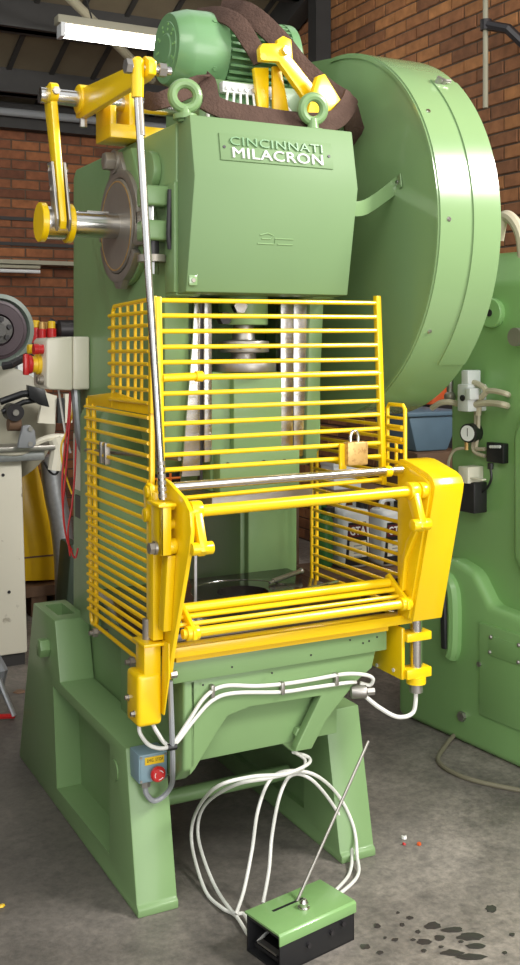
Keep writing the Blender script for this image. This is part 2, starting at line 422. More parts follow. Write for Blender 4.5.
# steel column and rafter in the corner behind the sling
p = at(320, 20, X=3.07)
M().box(3.0, 3.13, p.y-.06, p.y+.06, 2.2, roof_z(p.y)).build('trim_1', BEAM)
struct(bpy.data.objects['trim_1'], 'dark steel upright against the brick side wall', 'column')
M().prism('x', [(6.4, roof_z(6.4)-.25), (-1.1, roof_z(-1.1)-.25), (-1.1, roof_z(-1.1)), (6.4, roof_z(6.4))], 2.98, 3.12).build('rafter', BEAM, ce)

# conduit drop and bracket on the brick wall
cp = at(485.5, 108, X=2.95)
t = thing('conduit_drop', (2.95, cp.y, cp.z), 'pale vertical conduit hanging in front of the brick wall', 'conduit')
M().cyl((2.95, cp.y, cp.z), (2.95, cp.y, cp.z+2.1), .016, n=12).build('pipe', PALE, t)
q = at(486, 25, X=2.95)
M().tube([(2.95, q.y, q.z), at(508, 29, X=2.99), at(530, 50, X=3.09)], .03, 8).build('support_arm', DKI, t)
M().cyl((2.95, q.y, q.z-.03), (2.95, q.y, q.z+.03), .034, n=12).build('clamp', DKI, t)

# fluorescent lamp under the roof
la, lb = at(56, 30, Y=4.0), at(160, 43, Y=4.0)
zl = (la.z+lb.z)/2
t = thing('fluorescent_lamp', (la.x+.8, 4.0, zl), 'lit fluorescent batten lamp hanging under the dark roof', 'lamp')
M().box(la.x, la.x+1.6, 3.95, 4.05, zl+.035, zl+.09).build('housing', PALE, t, bevel=.006)
M().box(la.x+.03, la.x+1.57, 3.96, 4.04, zl-.045, zl+.036).build('tube', TUBE, t, bevel=.02, seg=3)
for xx in (la.x+.02, la.x+1.56): M().box(xx, xx+.03, 3.95, 4.05, zl-.05, zl+.04).build('end_cap', WPL, t)
for xx in (la.x+.25, la.x+1.35): M().cyl((xx, 4.0, zl+.08), (xx, 4.6, roof_z(4.0)+.01), .006, n=6).build('hanger', BEAM, t)

# ================================================================== THE PRESS
press = thing('power_press', (.39, .6, 0), 'green mechanical power press with yellow guard cage and large round flywheel cover', 'press')
AY, AZ = .40, 1.957                      # crankshaft axis
# ---- legs
def leg(x0, x1, sgn):
    prof = [(0, 0), (0, .022), (.012, .030), (.10, .437), (.745, .437), (.805, .634), (1.08, .634), (1.285, 0)]
    o = M().prism('x', prof, x0, x1).build('leg', G, press, bevel=.004, seg=2)
    win = [(.235, .078), (.235, .402), (.825, .402), (.78, .066)]
    hole = [(.85, .59), (.85, .70), (1.04, .70), (1.04, .59)]
    if sgn < 0: c1 = M().prism('x', win, x0-.05, x1-.035)
    else: c1 = M().prism('x', win, x0+.035, x1+.05)
    cut(o, [c1, M().box(x0+.03, x1-.03, .87, 1.03, .585, .70)])
    if sgn > 0: cut(o, [M().prism('x', win, x0-.05, x0+.025)])
    xo = x0 if sgn < 0 else x1
    p = at(48, 647, X=0)
    M().hexa((xo, p.y, p.z), (xo+sgn*.035, p.y, p.z), .034).build('pivot_bolt', G, o, bevel=.003)
    q = at(115, 770, X=0)
    M().cyl((xo-.002*sgn, q.y, q.z), (xo+sgn*.004, q.y, q.z), .03, n=16).build('boss', G, o)
    return o
legL = leg(0, .122, -1); leg(.66, .784, 1)
M().cyl((.11, .36, .15), (.67, .36, .15), .024, n=18).build('tie_bar', G, press)
# ---- C-frame
fr = M()
plate = [(.35, .40), (1.0, .30), (1.0, 2.19), (.97, 2.22), (.03, 2.22), (.03, 1.725), (.115, 1.725), (.115, 1.26), (.19, 1.20), (.25, 1.20), (.36, 1.40), (.53, 1.44), (.53, .66), (.03, .66), (.03, .40)]
for xa, xb in ((.125, .205), (.575, .655)): fr.prism('x', plate, xa, xb)
fr.box(.2, .58, .03, 1.0, 1.735, 2.215)
fr.box(.2, .58, .56, 1.0, .33, .68).box(.2, .58, .08, .57, .55, .67).box(.2, .58, .34, .42, 1.45, 1.74)
frame = fr.build('frame', G, press, bevel=.008)
# front flanges of the throat columns
for xa, xb, sg in ((.056, .235, 1), (.592, .784, -1)):
    r = .05
    poly = [(xa, .66), (xb, .66), (xb, 1.37), (xa, 1.37)]
    if sg > 0: poly = [(xa, .66), (xb, .66), (xb, 1.385)]+[(xa+r-r*math.sin(R_(a)), 1.385-r+r*math.cos(R_(a))) for a in range(0, 91, 15)]
    else: poly = [(xa, .66), (xb, .66)]+[(xb-r+r*math.cos(R_(a)), 1.385-r+r*math.sin(R_(a))) for a in range(0, 91, 15)]+[(xa, 1.385)]
    M().prism('y', poly, .50, .70).build('column_flange', G, frame, bevel=.006)
# ---- head cover with the bent front
hc = M().prism('x', [(-.055, 2.226), (-.089, 2.05), (-.030, 1.735), (.045, 1.730), (.045, 2.226)], .131, .662).build('head_cover', GH, press, bevel=.004, seg=2)
M().box(.119, .135, .028, .10, 1.735, 2.05).build('side_flange', G, hc, bevel=.004)
p = at(188.5, 289, X=.14); M().box(.136, .162, -.041, -.02, 1.752, 1.782).build('corner_lug', GS, hc, bevel=.003)
M().cyl((.149, -.0405, 1.767), (.149, -.044, 1.767), .006, n=10).build('lug_screw', SD, hc)
# brand plate on the upper slope of the cover
fz = Vector((0, .034, .176)).normalized(); fx = Vector((1, 0, 0)); fn = fx.cross(fz)
def on_face(u, v):
    z = 2.1
    for _ in range(6):
        y = -.089+(z-2.05)/(2.226-2.05)*.034; q = at(u, v, Y=y); z = q.z
    return q
pa, pb = on_face(220.5, 160), on_face(333, 169.5); pt = on_face(219.5, 133)
hgt = (pt-pa).length; wid = pb.x-pa.x
m = M()
for dx in (0, wid):
    pass
c0 = Vector((pa.x, pa.y, pa.z)); lo = c0+fn*(-.004); vs8 = []
for k in (-.004, .004):
    for a, b in ((0,0),(wid,0),(wid,hgt),(0,hgt)): vs8.append(m.bm.verts.new(c0+fx*a+fz*b+fn*k))
for f in ((0,1,2,3),(4,5,6,7),(0,1,5,4),(1,2,6,5),(2,3,7,6),(3,0,4,7)): m.bm.faces.new([vs8[i] for i in f])
plt_ = m.build('name_plate', GH, hc, bevel=.0015, label='green name plate with raised lettering')
text('lettering', 'CINCINNATI', c0+fx*(wid*.085)+fz*(hgt*.56)+fn*.006, fx, fz, wid*.82, hgt*.32, .006, GM, plt_, .0, 'raised green letters')
text('lettering', 'MILACRON', c0+fx*(wid*.10)+fz*(hgt*.10)+fn*.006, fx, fz, wid*.80, hgt*.38, .006, WL, plt_, .0, 'white letters')
for a in (.035, .965): M().cyl(c0+fx*(wid*a)+fz*(hgt*.48)+fn*.003, c0+fx*(wid*a)+fz*(hgt*.48)+fn*.006, .0045, n=10).build('rivet', DKI, plt_)
# small cast symbol on the lower face
q = at(275, 240, Y=-.062); dy = (.059/.315)
def lowf(x, z, out=0): return Vector((x, -.089+(2.05-z)*dy-out, z))
xs0, zs0 = at(258, 240, Y=-.06).x, at(275, 240, Y=-.06).z
m = M(); m.tube([lowf(xs0, zs0-.012), lowf(xs0+.055, zs0-.012), lowf(xs0+.055, zs0+.004), lowf(xs0+.115, zs0+.004)], .0022, 6)
m.tube([lowf(xs0+.006, zs0+.012), lowf(xs0+.03, zs0+.018), lowf(xs0+.05, zs0+.012), lowf(xs0+.04, zs0+.002), lowf(xs0+.012, zs0+.002)], .0022, 6)
m.tube([lowf(xs0+.065, zs0-.012), lowf(xs0+.115, zs0-.012)], .0022, 6); m.build('cast_mark', GS, hc)
# ---- eye bolts
for i, (u, v, y) in enumerate(((185, 96, .0), (313, 109, .02))):
    c = at(u, v, Y=y); 
    m = M(); m.torus(c, (.25, 1, 0) if i == 0 else (.1, 1, .15), .036, .0145); m.cyl((c.x, c.y, 2.215), (c.x, c.y, c.z-.03), .022, .014, 16); m.cyl((c.x, c.y, 2.222), (c.x, c.y, 2.236), .034, n=20)
    m.build('eye_bolt', G, press)
# ---- crank end, brake drum and band on the left of the head
M().lathe((.126, AY, AZ), (0, AY, AZ), [(0, .185), (.02, .185), (.022, .17)], 40).build('bearing_boss', G, press, bevel=.004)
bd = M().lathe((.11, AY, AZ), (0, AY, AZ), [(0, .148), (.03, .148), (.033, .143)], 48).build('brake_drum', SD, press)
M().arc_band(AY, AZ, .0755, .0785, .1365, .1405, 0, 360, 48).build('drum_ring', BRS, bd)
bb = M(); bb.arc_band(AY, AZ, .082, .108, .150, .178, -12, 205, 40); bb.arc_band(AY, AZ, .082, .108, .150, .178, 212, 342, 30)
bb.prism('x', [(AY+.10, AZ+.135), (AY+.045, AZ+.225), (AY-.01, AZ+.232), (AY-.05, AZ+.17), (AY, AZ+.16)], .0835, .107)
bb.prism('x', [(AY+.06, AZ-.15), (AY+.02, AZ-.195), (AY-.02, AZ-.198), (AY-.07, AZ-.15), (AY, AZ-.16)], .0835, .107)
bb.box(.082, .108, AY-.235, AY-.165, AZ-.012, AZ+.028); bb.box(.082, .108, AY-.235, AY-.165, AZ-.075, AZ-.048)
band = bb.build('brake_band', SD, press, bevel=.002)
p = (.082, AY+.022, AZ+.205)
M().hexa(p, (.045, p[1], p[2]), .03).build('band_bolt', SD, band, bevel=.003)
M().cyl((.085, p[1], p[2]), (.075, p[1], p[2]), .038, n=24).build('washer', SD, band)
# green anchor wing behind the band
M().prism('x', [(AY+.01, AZ+.235), (AY-.085, AZ+.235), (AY-.21, AZ+.03), (AY-.15, AZ+.02), (AY-.10, AZ+.10)], .095, .128).build('anchor_wing', G, press, bevel=.005)
M().cyl((.125, AY-.205, AZ+.145), (.10, AY-.205, AZ+.145), .06, n=24).build('oil_cap_boss', G, press, bevel=.004)
# clamp lugs with spring bolt
lug = at(160, 195, X=.07); lx0, lx1 = .045, .125
ly = .108
for z0, z1 in ((1.985, 2.043), (1.886, 1.944)): M().box(.05, .13, ly-.04, ly+.04, z0, z1).build('clamp_lug', G, press, bevel=.008, seg=3)
M().cyl((.085, ly+.005, 1.80), (.085, ly+.005, 2.0), .014, n=14).build('clamp_bolt', ST, press)
M().cyl((.085, ly+.005, 1.826), (.085, ly+.005, 1.846), .042, n=24).build('spring_washer', SD, press)
M().hexa((.085, ly+.005, 1.79), (.085, ly+.005, 1.826), .021).build('clamp_nut', ST, press)
M().cyl((.085, ly+.005, 1.846), (.085, ly+.005, 1.90), .022, n=14).build('spring', DKI, press)
M().tube([(.118, .055, 2.03), (.112, .05, 1.9), (.118, .055, 1.86)], .008, 8).build('oil_line', DKI, press)
# stub shaft and crank disc
cs = M().cyl((.08, AY, AZ), (-.07, AY, AZ), .0405, n=32).build('stub_shaft', ST, press)
M().box(-.02, .05, AY-.012, AY+.012, AZ+.036, AZ+.042).build('key', SS, cs)
ck = M().lathe((-.066, AY, AZ), (-1, AY, AZ), [(0, .050), (.102, .050)], 36).build('crank_disc', ST, press)
for x0 in (-.169, -.086): M().lathe((x0+.02, AY, AZ), (-1, AY, AZ), [(0, .057), (.002, .060), (.018, .060), (.02, .057)], 36).build('end_ring', YE, ck)
# top cross shaft with hanging arm
sz = 2.342
sh = M().cyl((-.165, AY, sz), (.43, AY, sz), .0245, n=24).build('cross_shaft', ST, press)
SHR = Matrix.Translation((0, 0, sz)) @ Matrix(((1, 0, -.05, 0), (0, 1, .16, 0), (0, 0, 1, 0), (0, 0, 0, 1))) @ Matrix.Translation((0, 0, -sz))
ar = M(); ar.prism('x', [(AY-.028, sz+.03), (AY+.028, sz+.03), (AY+.036, sz-.03), (AY+.020, 2.06), (AY+.016, 1.955), (AY, 1.93), (AY-.016, 1.955), (AY-.024, 2.06), (AY-.038, sz-.03)], -.144, -.122)
arm = ar.xf(SHR).build('hanging_arm', YE, press, bevel=.005)
for xx in (-.156, -.118):
    M().prism('x', [(AY-.022, 2.135), (AY+.022, 2.135), (AY+.024, 1.96), (AY, 1.925), (AY-.024, 1.96)], xx, xx+.008).xf(SHR).build('clevis_plate', SS, arm, bevel=.002)
for zz in (2.115, 2.055): 
    M().hexa((-.164, AY-.002, zz), (-.102, AY-.002, zz), .010).xf(SHR).build('clevis_bolt', ST, arm)
M().cyl((-.146, AY-.03, sz+.004), (-.120, AY-.03, sz+.004), .03, n=18).build('clamp_boss', YE, arm, bevel=.004)
M().hexa((-.132, AY-.055, sz+.004), (-.132, AY-.07, sz+.004), .012).build('clamp_bolt', SS, arm)
# yellow bracket under the shaft
br = M(); br.box(.035, .27, .33, .47, 2.221, 2.264).box(.035, .055, .33, .47, 2.26, 2.32).box(.10, .12, .34, .46, 2.26, 2.375)
brk = br.build('shaft_bracket', YE, press, bevel=.003)
# forward arm to the pull rod
RT = Vector((-.058, -.15, 2.303)); RB = Vector((-.002, -.187, 1.185))
xa = -.028
pa_ = M().prism('x', [(AY+.045, sz-.05), (AY+.045, sz+.01), (AY+.03, sz+.035), (-.10, 2.340), (-.15, 2.345), (-.185, 2.325), (-.18, 2.290), (-.14, 2.282), (AY+.0, sz-.06)], xa-.012, xa+.012)
fa = pa_.build('forward_arm', YE, press, bevel=.005)
M().cyl((xa-.02, AY, sz), (xa+.02, AY, sz), .045, n=20).build('arm_hub', YE, fa, bevel=.004)
M().hexa((xa, AY+.0, sz-.085), (xa, AY, sz-.05), .012).build('hub_bolt', SS, fa)
M().cyl((-.09, -.15, 2.312), (.035, -.15, 2.312), .0115, n=14).build('pivot_pin', ST, fa)
M().hexa((-.092, -.15, 2.312), (-.076, -.15, 2.312), .02).build('pin_nut', SS, fa)
M().hexa((.0, -.15, 2.312), (.02, -.15, 2.312), .019).build('pin_nut', SS, fa)
# pull rod
pr = M().cyl(RT-Vector((0,0,.06)), RB, .0102, n=16).build('pull_rod', ST, press)
d = (RB-RT).normalized()
M().lathe(RT+Vector((0,0,.035)), RT-Vector((0,0,1)), [(0, .009), (.010, .019), (.045, .018), (.075, .0165), (.105, .016), (.107, .011)], 16).build('rod_end', YE, pr)
M().cyl(RT+d*.06, RT+d*.17, .0102, n=14).build('threaded_end', SD, pr)
for k in range(6): M().cyl(RB-d*(.10-.017*k), RB-d*(.090-.017*k), .0115, n=14).build('thread_collar', SS, pr)
# ---- motor on top
MY, MZ = .47, 2.555
mt = M().lathe((.275, MY, MZ), (1, MY, MZ), [(0, .112), (.003, .115), (.05, .131), (.058, .133), (.13, .136), (.172, .136), (.175, .13)], 44).build('motor_fan_cover', GM, press)
M().lathe((.276, MY, MZ), (0, MY, MZ), [(0, .088), (.003, .086), (.0031, .05), (.006, .045)], 32).build('end_cap', GM, mt)
for i in range(10):
    a = i*2*math.pi/10
    for rr in (.062, .078):
        M().cyl((.2745, MY+math.cos(a)*rr, MZ+math.sin(a)*rr), (.2715, MY+math.cos(a)*rr, MZ+math.sin(a)*rr), .005, n=8).build('vent_hole', GD, mt)
mb = M().cyl((.45, MY, MZ), (.70, MY, MZ), .108, n=40).build('motor_body', GM, press)
fm = None
for i in range(34):
    a = math.pi*2*i/34
    m = M().box(.455, .69, -.0035, .0035, .10, .130); m.xf(Matrix.Translation((0, MY, MZ)) @ Matrix.Rotation(a, 4, 'X')); m.build('cooling_fin', GM, mb)
M().lathe((.685, MY, MZ), (1, MY, MZ), [(0, .132), (.03, .132), (.06, .09)], 40).build('motor_end_bell', GM, press)
M().box(.33, .72, MY-.14, MY+.14, 2.222, 2.44).build('motor_mount', G, press, bevel=.006)
M().torus((.53, MY, MZ+.145), (1, .2, 0), .016, .006, 16, 8).build('lifting_eye', GM, press)
for a in (-.6, .6, 2.2, 3.8): M().hexa((.40, MY-math.cos(a)*.13, MZ+math.sin(a)*.13), (.40, MY-math.cos(a)*.139, MZ+math.sin(a)*.139), .008).build('cover_screw', GM, mt)
# terminal strip box in front of the motor
ta, tb = at(216, 82, Y=.29), at(268, 108, Y=.29)
tbx = M().box(ta.x+.01, tb.x-.02, .29, .325, 2.222, ta.z-.03).build('terminal_box', GM, press, bevel=.004)
ts = M().box(ta.x+.01, tb.x, .262, .29, ta.z-.036, ta.z-.0).build('terminal_strip', WPL, press, bevel=.004)
n_ = 7
for i in range(n_):
    xx = ta.x+.025+(tb.x-ta.x-.05)*i/(n_-1)
    M().cyl((xx, .262, ta.z-.022), (xx, .256, ta.z-.022), .007, n=10).build('terminal', ST, ts)
    M().tube([(xx, .258, ta.z-.034), (xx+.004*(i-3), .25, ta.z-.10), (xx+.012*(i-3)+.01, .262, ta.z-.185)], .0042, 6, 5).build('wire', WH, ts)
M().tube([(ta.x-.005, .28, ta.z-.045), (ta.x-.03, .275, ta.z-.06), (ta.x-.035, .275, ta.z-.13), (ta.x-.02, .28, ta.z-.2)], .006, 8, 6).build('wire', WH, ts)
M().tube([(tb.x, .28, ta.z-.035), (tb.x+.06, .27, ta.z-.06), (tb.x+.10, .262, ta.z-.13), (tb.x+.11, .26, ta.z-.22)], .005, 8, 6).build('wire', WH, ts)
# yellow linkage on the head top
LYq = .22
def lk(u, v, y=LYq): q = at(u, v, Y=y); return (q.x, q.z)
lg = M().prism('y', [lk(251, 53), lk(254, 48), lk(272, 48), lk(276, 53), lk(305, 90), lk(316, 112), lk(297, 118), lk(294, 100), lk(270, 66), lk(252, 65)], .16, .185).build('linkage_arm', YE, press, bevel=.003)
M().prism('y', [lk(273, 42), lk(279, 38), lk(287, 42), lk(289, 66), lk(283, 70), lk(273, 60)], .19, .21).build('linkage_lug', YE, lg, bevel=.003)
q = at(285, 51, Y=.16); M().hexa((q.x, .185, q.z), (q.x, .145, q.z), .014).build('linkage_bolt', ST, lg)
q = at(263, 57, Y=.16); M().cyl((q.x, .162, q.z), (q.x, .156, q.z), .011, n=14).build('linkage_pin', YE, lg)
M().prism('y', [lk(257, 66), lk(272, 66), lk(272, 118), lk(263, 118)], .24, .26).build('linkage_post', YE, lg, bevel=.003)
M().prism('y', [lk(273, 66), lk(281, 66), lk(291, 120), lk(274, 120)], .22, .235).build('linkage_post', YO, lg, bevel=.003)
M().prism('y', [lk(299, 84), lk(306, 82), lk(322, 108), lk(322, 122), lk(288, 122)], .10, .125).build('linkage_bracket', YE, lg, bevel=.003)
# ---- flywheel guard
FX0, FX1, FR = .865, 1.09, .622
fp = [(AY+FR*math.cos(R_(a)), AZ+FR*math.sin(R_(a))) for a in range(90, 289, 3)]+[(AY+.33, AZ-.50), (AY+.42, AZ-.36), (AY+.42, AZ+.655), (AY+.20, AZ+.650)]
fg = M().prism('x', fp, FX0, FX1).build('flywheel_guard', GS, press, label='large round green flywheel cover', ang=25)
M().arc_band(AY, AZ, FX0-.006, FX0+.002, .606, .617, 90, 287, 90).build('edge_lip', GS, fg)
M().arc_band(AY, AZ, .985, 1.088, FR-.002, FR+.005, 131, 224, 60).build('cover_strip', GS, fg)
for u, v in ((430.5, 112), (447, 220), (428, 327)):
    q = at(u, v, X=.905); a = math.atan2(q.z-AZ, q.y-AY); dd = Vector((0, math.cos(a), math.sin(a)))
    bolt(fg, Vector((.895, AY, AZ))+dd*FR, dd, .006, .005, ST, 'cover_screw')
q = at(446, 82, X=1.03); a = math.atan2(q.z-AZ, q.y-AY); dd = Vector((0, math.cos(a), math.sin(a)))
m = M(); m.cyl(Vector((1.0, AY, AZ))+dd*(FR+.012), Vector((1.045, AY, AZ))+dd*(FR+.016), .006, n=8); m.hexa(Vector((1.0, AY, AZ))+dd*FR, Vector((1.0, AY, AZ))+dd*(FR+.025), .010); m.hexa(Vector((1.02, AY, AZ))+dd*FR, Vector((1.02, AY, AZ))+dd*(FR+.02), .009); m.build('latch', SS, fg)
# flat stay from the head to the guard face
s0, s1 = at(356, 208, X=.665), at(396, 185, X=.862)
m = M(); m.ribbon([(.655, s0.y+.02, s0.z-.0), (.72, s0.y+.03, s0.z+.01), (.855, s1.y+.01, s1.z-.01), (.860, s1.y-.03, s1.z+.012)], [(0,0,1)]*4, .045, .004, 4); m.build('guard_stay', GS, press)
bolt(press, (.856, s1.y-.015, s1.z+.006), (-1,0,0), .006, .005, ST, 'stay_bolt')
q = at(362, 170, X=.70); m = M(); m.hexa((.655, q.y+.25, q.z-.02), (.70, q.y+.25, q.z-.02), .03); m.build('side_nut', SD, press)
# ---- slideways, ram and adjusting screw
for xa, xb in ((.240, .264), (.495, .538)):
    M().box(xa, xb, .085, .12, 1.24, 1.722).build('slideway', ST, frame, bevel=.002)
for poly in ([(.232, 1.715), (.232, 1.20), (.172, 1.20), (.208, 1.60), (.214, 1.715)], [(.547, 1.722), (.547, 1.24), (.585, 1.24), (.600, 1.5), (.600, 1.722)]):
    M().prism('y', poly, .098, .116).build('gib_face', ST, frame, bevel=.002)
for xa in (.232, .538): M().box(xa, xa+.0085, .10, .12, 1.18, 1.72).build('gib_gap', DKI, frame)
M().prism('y', [(.600, 1.722), (.65, 1.722), (.625, 1.22), (.585, 1.22)], .09, .12).build('nose_flange', G, frame, bevel=.003)
ram = M().box(.265, .494, .10, .33, 1.15, 1.505).box(.330, .494, .075, .12, 1.25, 1.495).box(.275, .545, .055, .12, 1.15, 1.27).build('ram', G, press, bevel=.006)
M().box(.245, .585, .045, .33, 1.105, 1.15).build('ram_face_plate', SS, ram, bevel=.003)
for xx in (.30, .42, .49): 
    q = (xx, .056, 1.235); M().cyl(q, (xx, .052, 1.235), .006, n=12).build('screw_hole', DKI, ram)
aj = M(); ax, ay_ = .392, .135
aj.lathe((ax, ay_, 1.505), (ax, ay_, 3), [(0, .10), (.03, .10), (.032, .04), (.055, .038), (.058, .078), (.092, .078), (.096, .035), (.13, .033), (.16, .03)], 28)
adj = aj.build('adjusting_screw', SS, press, bevel=.002)
for k in range(8):
    a = k*math.pi/4+.2; dd = Vector((math.cos(a), math.sin(a), 0))
    M().cyl(Vector((ax, ay_, 1.58))+dd*.070, Vector((ax, ay_, 1.58))+dd*.0795, .008, n=10).build('spanner_hole', DKI, adj)
M().cyl((ax, ay_, 1.645), (ax, ay_, 1.74), .075, n=28).build('pitman', G, press, bevel=.005)
M().hexa((ax-.05, .05, 1.70), (ax-.05, .075, 1.70), .022).build('pitman_bolt', ST, press)
M().hexa((ax-.085, .08, 1.665), (ax-.085, .11, 1.665), .02).build('pitman_bolt', DKI, press)
# ---- bolster plate and bed
bo = M().box(.062, .757, -.10, .52, .668, .730).build('bolster', G, press, bevel=.003)
tb_ = M().box(.052, .745, -.085, .50, .730, .800).build('table_top', TB, press, bevel=.002)
cut(tb_, [M().cyl((.453, .262, .76), (.453, .262, .83), .082, n=36)])
M().cyl((.453, .262, .7602), (.453, .262, .762), .0815, n=36).build('die_hole', DKI, tb_)
M().torus((.453, .262, .8002), (0,0,1), .165, .0007, 60, 6).build('scribed_ring', ST, tb_)
for u, v in ((232, 667), (272, 673), (203, 685), (350, 640), (363, 643), (369, 641), (377, 637), (311, 655)):
    q = at(u, v, Y=-.10); M().cyl((q.x, -.099, q.z), (q.x, -.1012, q.z), .003, n=8).build('screw_hole', DKI, bo)
AYF = -.085
def av(u, v, y=AYF): q = at(u, v, Y=y); return (q.x, q.z)
aL = av(190, 700)[0]; zT = .668
ap = M().prism('y', [(aL, zT), av(190, 776), av(196, 768), av(216, 734), av(228, 716), av(250, 707), av(321, 696), av(298, 744), av(295, 752), av(312, 749), av(326, 721), av(355, 683), av(372, 668), (av(376, 660)[0], zT)], AYF, AYF+.03).build('apron', G, press, bevel=.004)
wv = lambda u, v: av(u, v, -.035)
aw = M().prism('y', [wv(186, 700), wv(190, 772), wv(214, 735), wv(238, 728), wv(263, 730), wv(280, 742), wv(292, 752), wv(310, 749), wv(323, 721), wv(356, 684), wv(356, 676)], -.035, .06).build('bed_web', G, press, bevel=.004)
M().box(aL, .62, -.04, .45, .42, zT).build('bed', G, press, bevel=.006)
M().prism('x', [(AYF, zT), (AYF, .42), (-.02, .37), (.20, .35), (.42, .42), (.42, zT)], aL-.02, aL+.02).build('bed_cheek', G, press, bevel=.008, seg=3)
q = at(296.5, 731, Y=-.035); M().hexa((q.x, -.035, q.z), (q.x, -.06, q.z), .019).build('web_bolt', G, aw, bevel=.002)
M().cyl((q.x, -.034, q.z), (q.x, -.038, q.z), .027, n=20).build('bolt_recess', DKI, aw)
q = at(363, 692, Y=-.10); M().cyl((q.x-.03, q.y+.02, q.z), (q.x+.012, q.y, q.z), .020, n=18).build('cable_gland', SS, press, bevel=.003)
M().hexa((q.x+.012, q.y, q.z), (q.x+.035, q.y-.005, q.z), .012).build('gland_nut', SS, press)
# ---- emergency stop box on the left leg
q = at(153, 768, Y=.05); ey = .075
m = M().box(.016, .102, -.025, .05, .362, .442)
es = m.build('emergency_stop_box', BL, press, bevel=.004)
M().box(.021, .097, -.027, -.0245, .367, .437).build('lid', BL, es, bevel=.0008)
M().box(.033, .090, -.029, -.0265, .413, .434).build('warning_label', YP, es)
text('lettering', 'EMG. STOP', (.039, -.0292, .420), (1,0,0), (0,0,1), .048, .009, .0006, BK, es)
M().lathe((.066, -.026, .389), (.066, -1, .389), [(0, .013), (.012, .013), (.013, .021), (.02, .022), (.026, .018), (.028, 0)], 28).build('stop_button', RD, es, label='red mushroom stop button')
m = M(); 
for k in range(3):
    a0 = k*2*math.pi/3+.4
    m.tube([(.066+.0125*math.cos(a0+t*.22), -.0534, .389+.0125*math.sin(a0+t*.22)) for t in range(6)], .0011, 5)
m.build('arrow_print', WL, es)
for xx in (.022, .096):
    for zz in (.369, .435): M().cyl((xx, -.026, zz), (xx, -.0285, zz), .004, n=8).build('lid_screw', SS, es)
M().hexa((.045, .0, .362), (.045, .0, .343), .015).build('cable_gland', SS, es)
M().tube([(.045, .0, .345), (.047, -.004, .322), (.068, -.008, .300), (.100, -.006, .308), (.112, -.03, .345), (.078, -.12, .43), (.064, -.15, .53), (.058, -.15, .68)], .0075, 8, 6).build('grey_cable', GRY, es)
M().tube([(.054, -.145, .500), (.078, -.145, .500)], .010, 8).build('cable_clip', BK, es)
es.location += Vector((-.006, .045, 0))
# ---- electrical control box on the left side of the frame
eb = M().prism('y', [(.063, 1.425), (.063, 1.612), (-.022, 1.606), (-.030, 1.596), (-.030, 1.440), (-.022, 1.430)], .80, .97).build('control_box', CR, press, bevel=.008, seg=3)
M().box(.064, .124, .798, .972, 1.427, 1.612).build('back_box', CR, eb, bevel=.008, seg=3)
q = (-.03, .885, 1.52)
M().lathe((-.030, .885, 1.515), (-1, .885, 1.515), [(0, .036), (.012, .036), (.014, .03), (.03, .028)], 24).build('switch_collar', YP, eb)
sw = M().lathe((-.06, .885, 1.515), (-1, .885, 1.515), [(0, .032), (.006, .034), (.012, .03)], 24).build('rotary_switch', RD, eb)
M().box(-.088, -.07, .873, .897, 1.478, 1.552).build('switch_grip', RD, sw, bevel=.004)
M().lathe((-.030, .845, 1.568), (-1, .845, 1.568), [(0, .017), (.016, .017), (.017, .019), (.034, .019)], 18).build('push_button', RD, eb)
M().lathe((-.030, .845, 1.462), (-1, .845, 1.462), [(0, .017), (.016, .017), (.017, .013), (.022, .013)], 18).build('push_button', SD, eb)
M().lathe((-.030, .93, 1.568), (-1, .93, 1.568), [(0, .017), (.03, .017)], 18).build('push_button', YP, eb)
M().tube([(.085, .84, 1.43), (.088, .835, 1.36), (.10, .84, 1.26), (.12, .86, 1.21)], .016, 10, 6).build('conduit', GAL, eb)
for pts in ([(70, 392), (68, 420), (64, 455), (62, 490), (65, 530), (70, 548), (75, 558), (78, 548)], [(71, 392), (69, 430), (66, 470), (63, 510), (67, 540), (72, 550)], [(75, 391), (76, 430), (75, 470), (72, 505), (68, 530), (70, 556)]):
    M().tube([at(u, v, Y=.86) for u, v in pts], .0035, 6, 6).build('red_wire', RD, eb)
M().tube([at(u, v, Y=.87) for u, v in ((73, 392), (72, 415), (66, 433), (61, 448), (64, 470), (72, 494))], .0035, 6, 6).build('yellow_wire', YP, eb)
M().tube([(.035, .88, 1.43), (.06, .885, 1.28), (.08, .885, 1.2)], .004, 6, 6).build('white_wire', WH, eb)
# rating plates and stay bar on the left frame face
q0 = at(74, 468, X=.124); M().box(.1215, .125, q0.y-.17, q0.y, 1.06, 1.26).build('data_plate', CR, press)
M().box(.1215, .125, q0.y-.15, q0.y-.02, .96, 1.04).build('data_plate', BK, press)

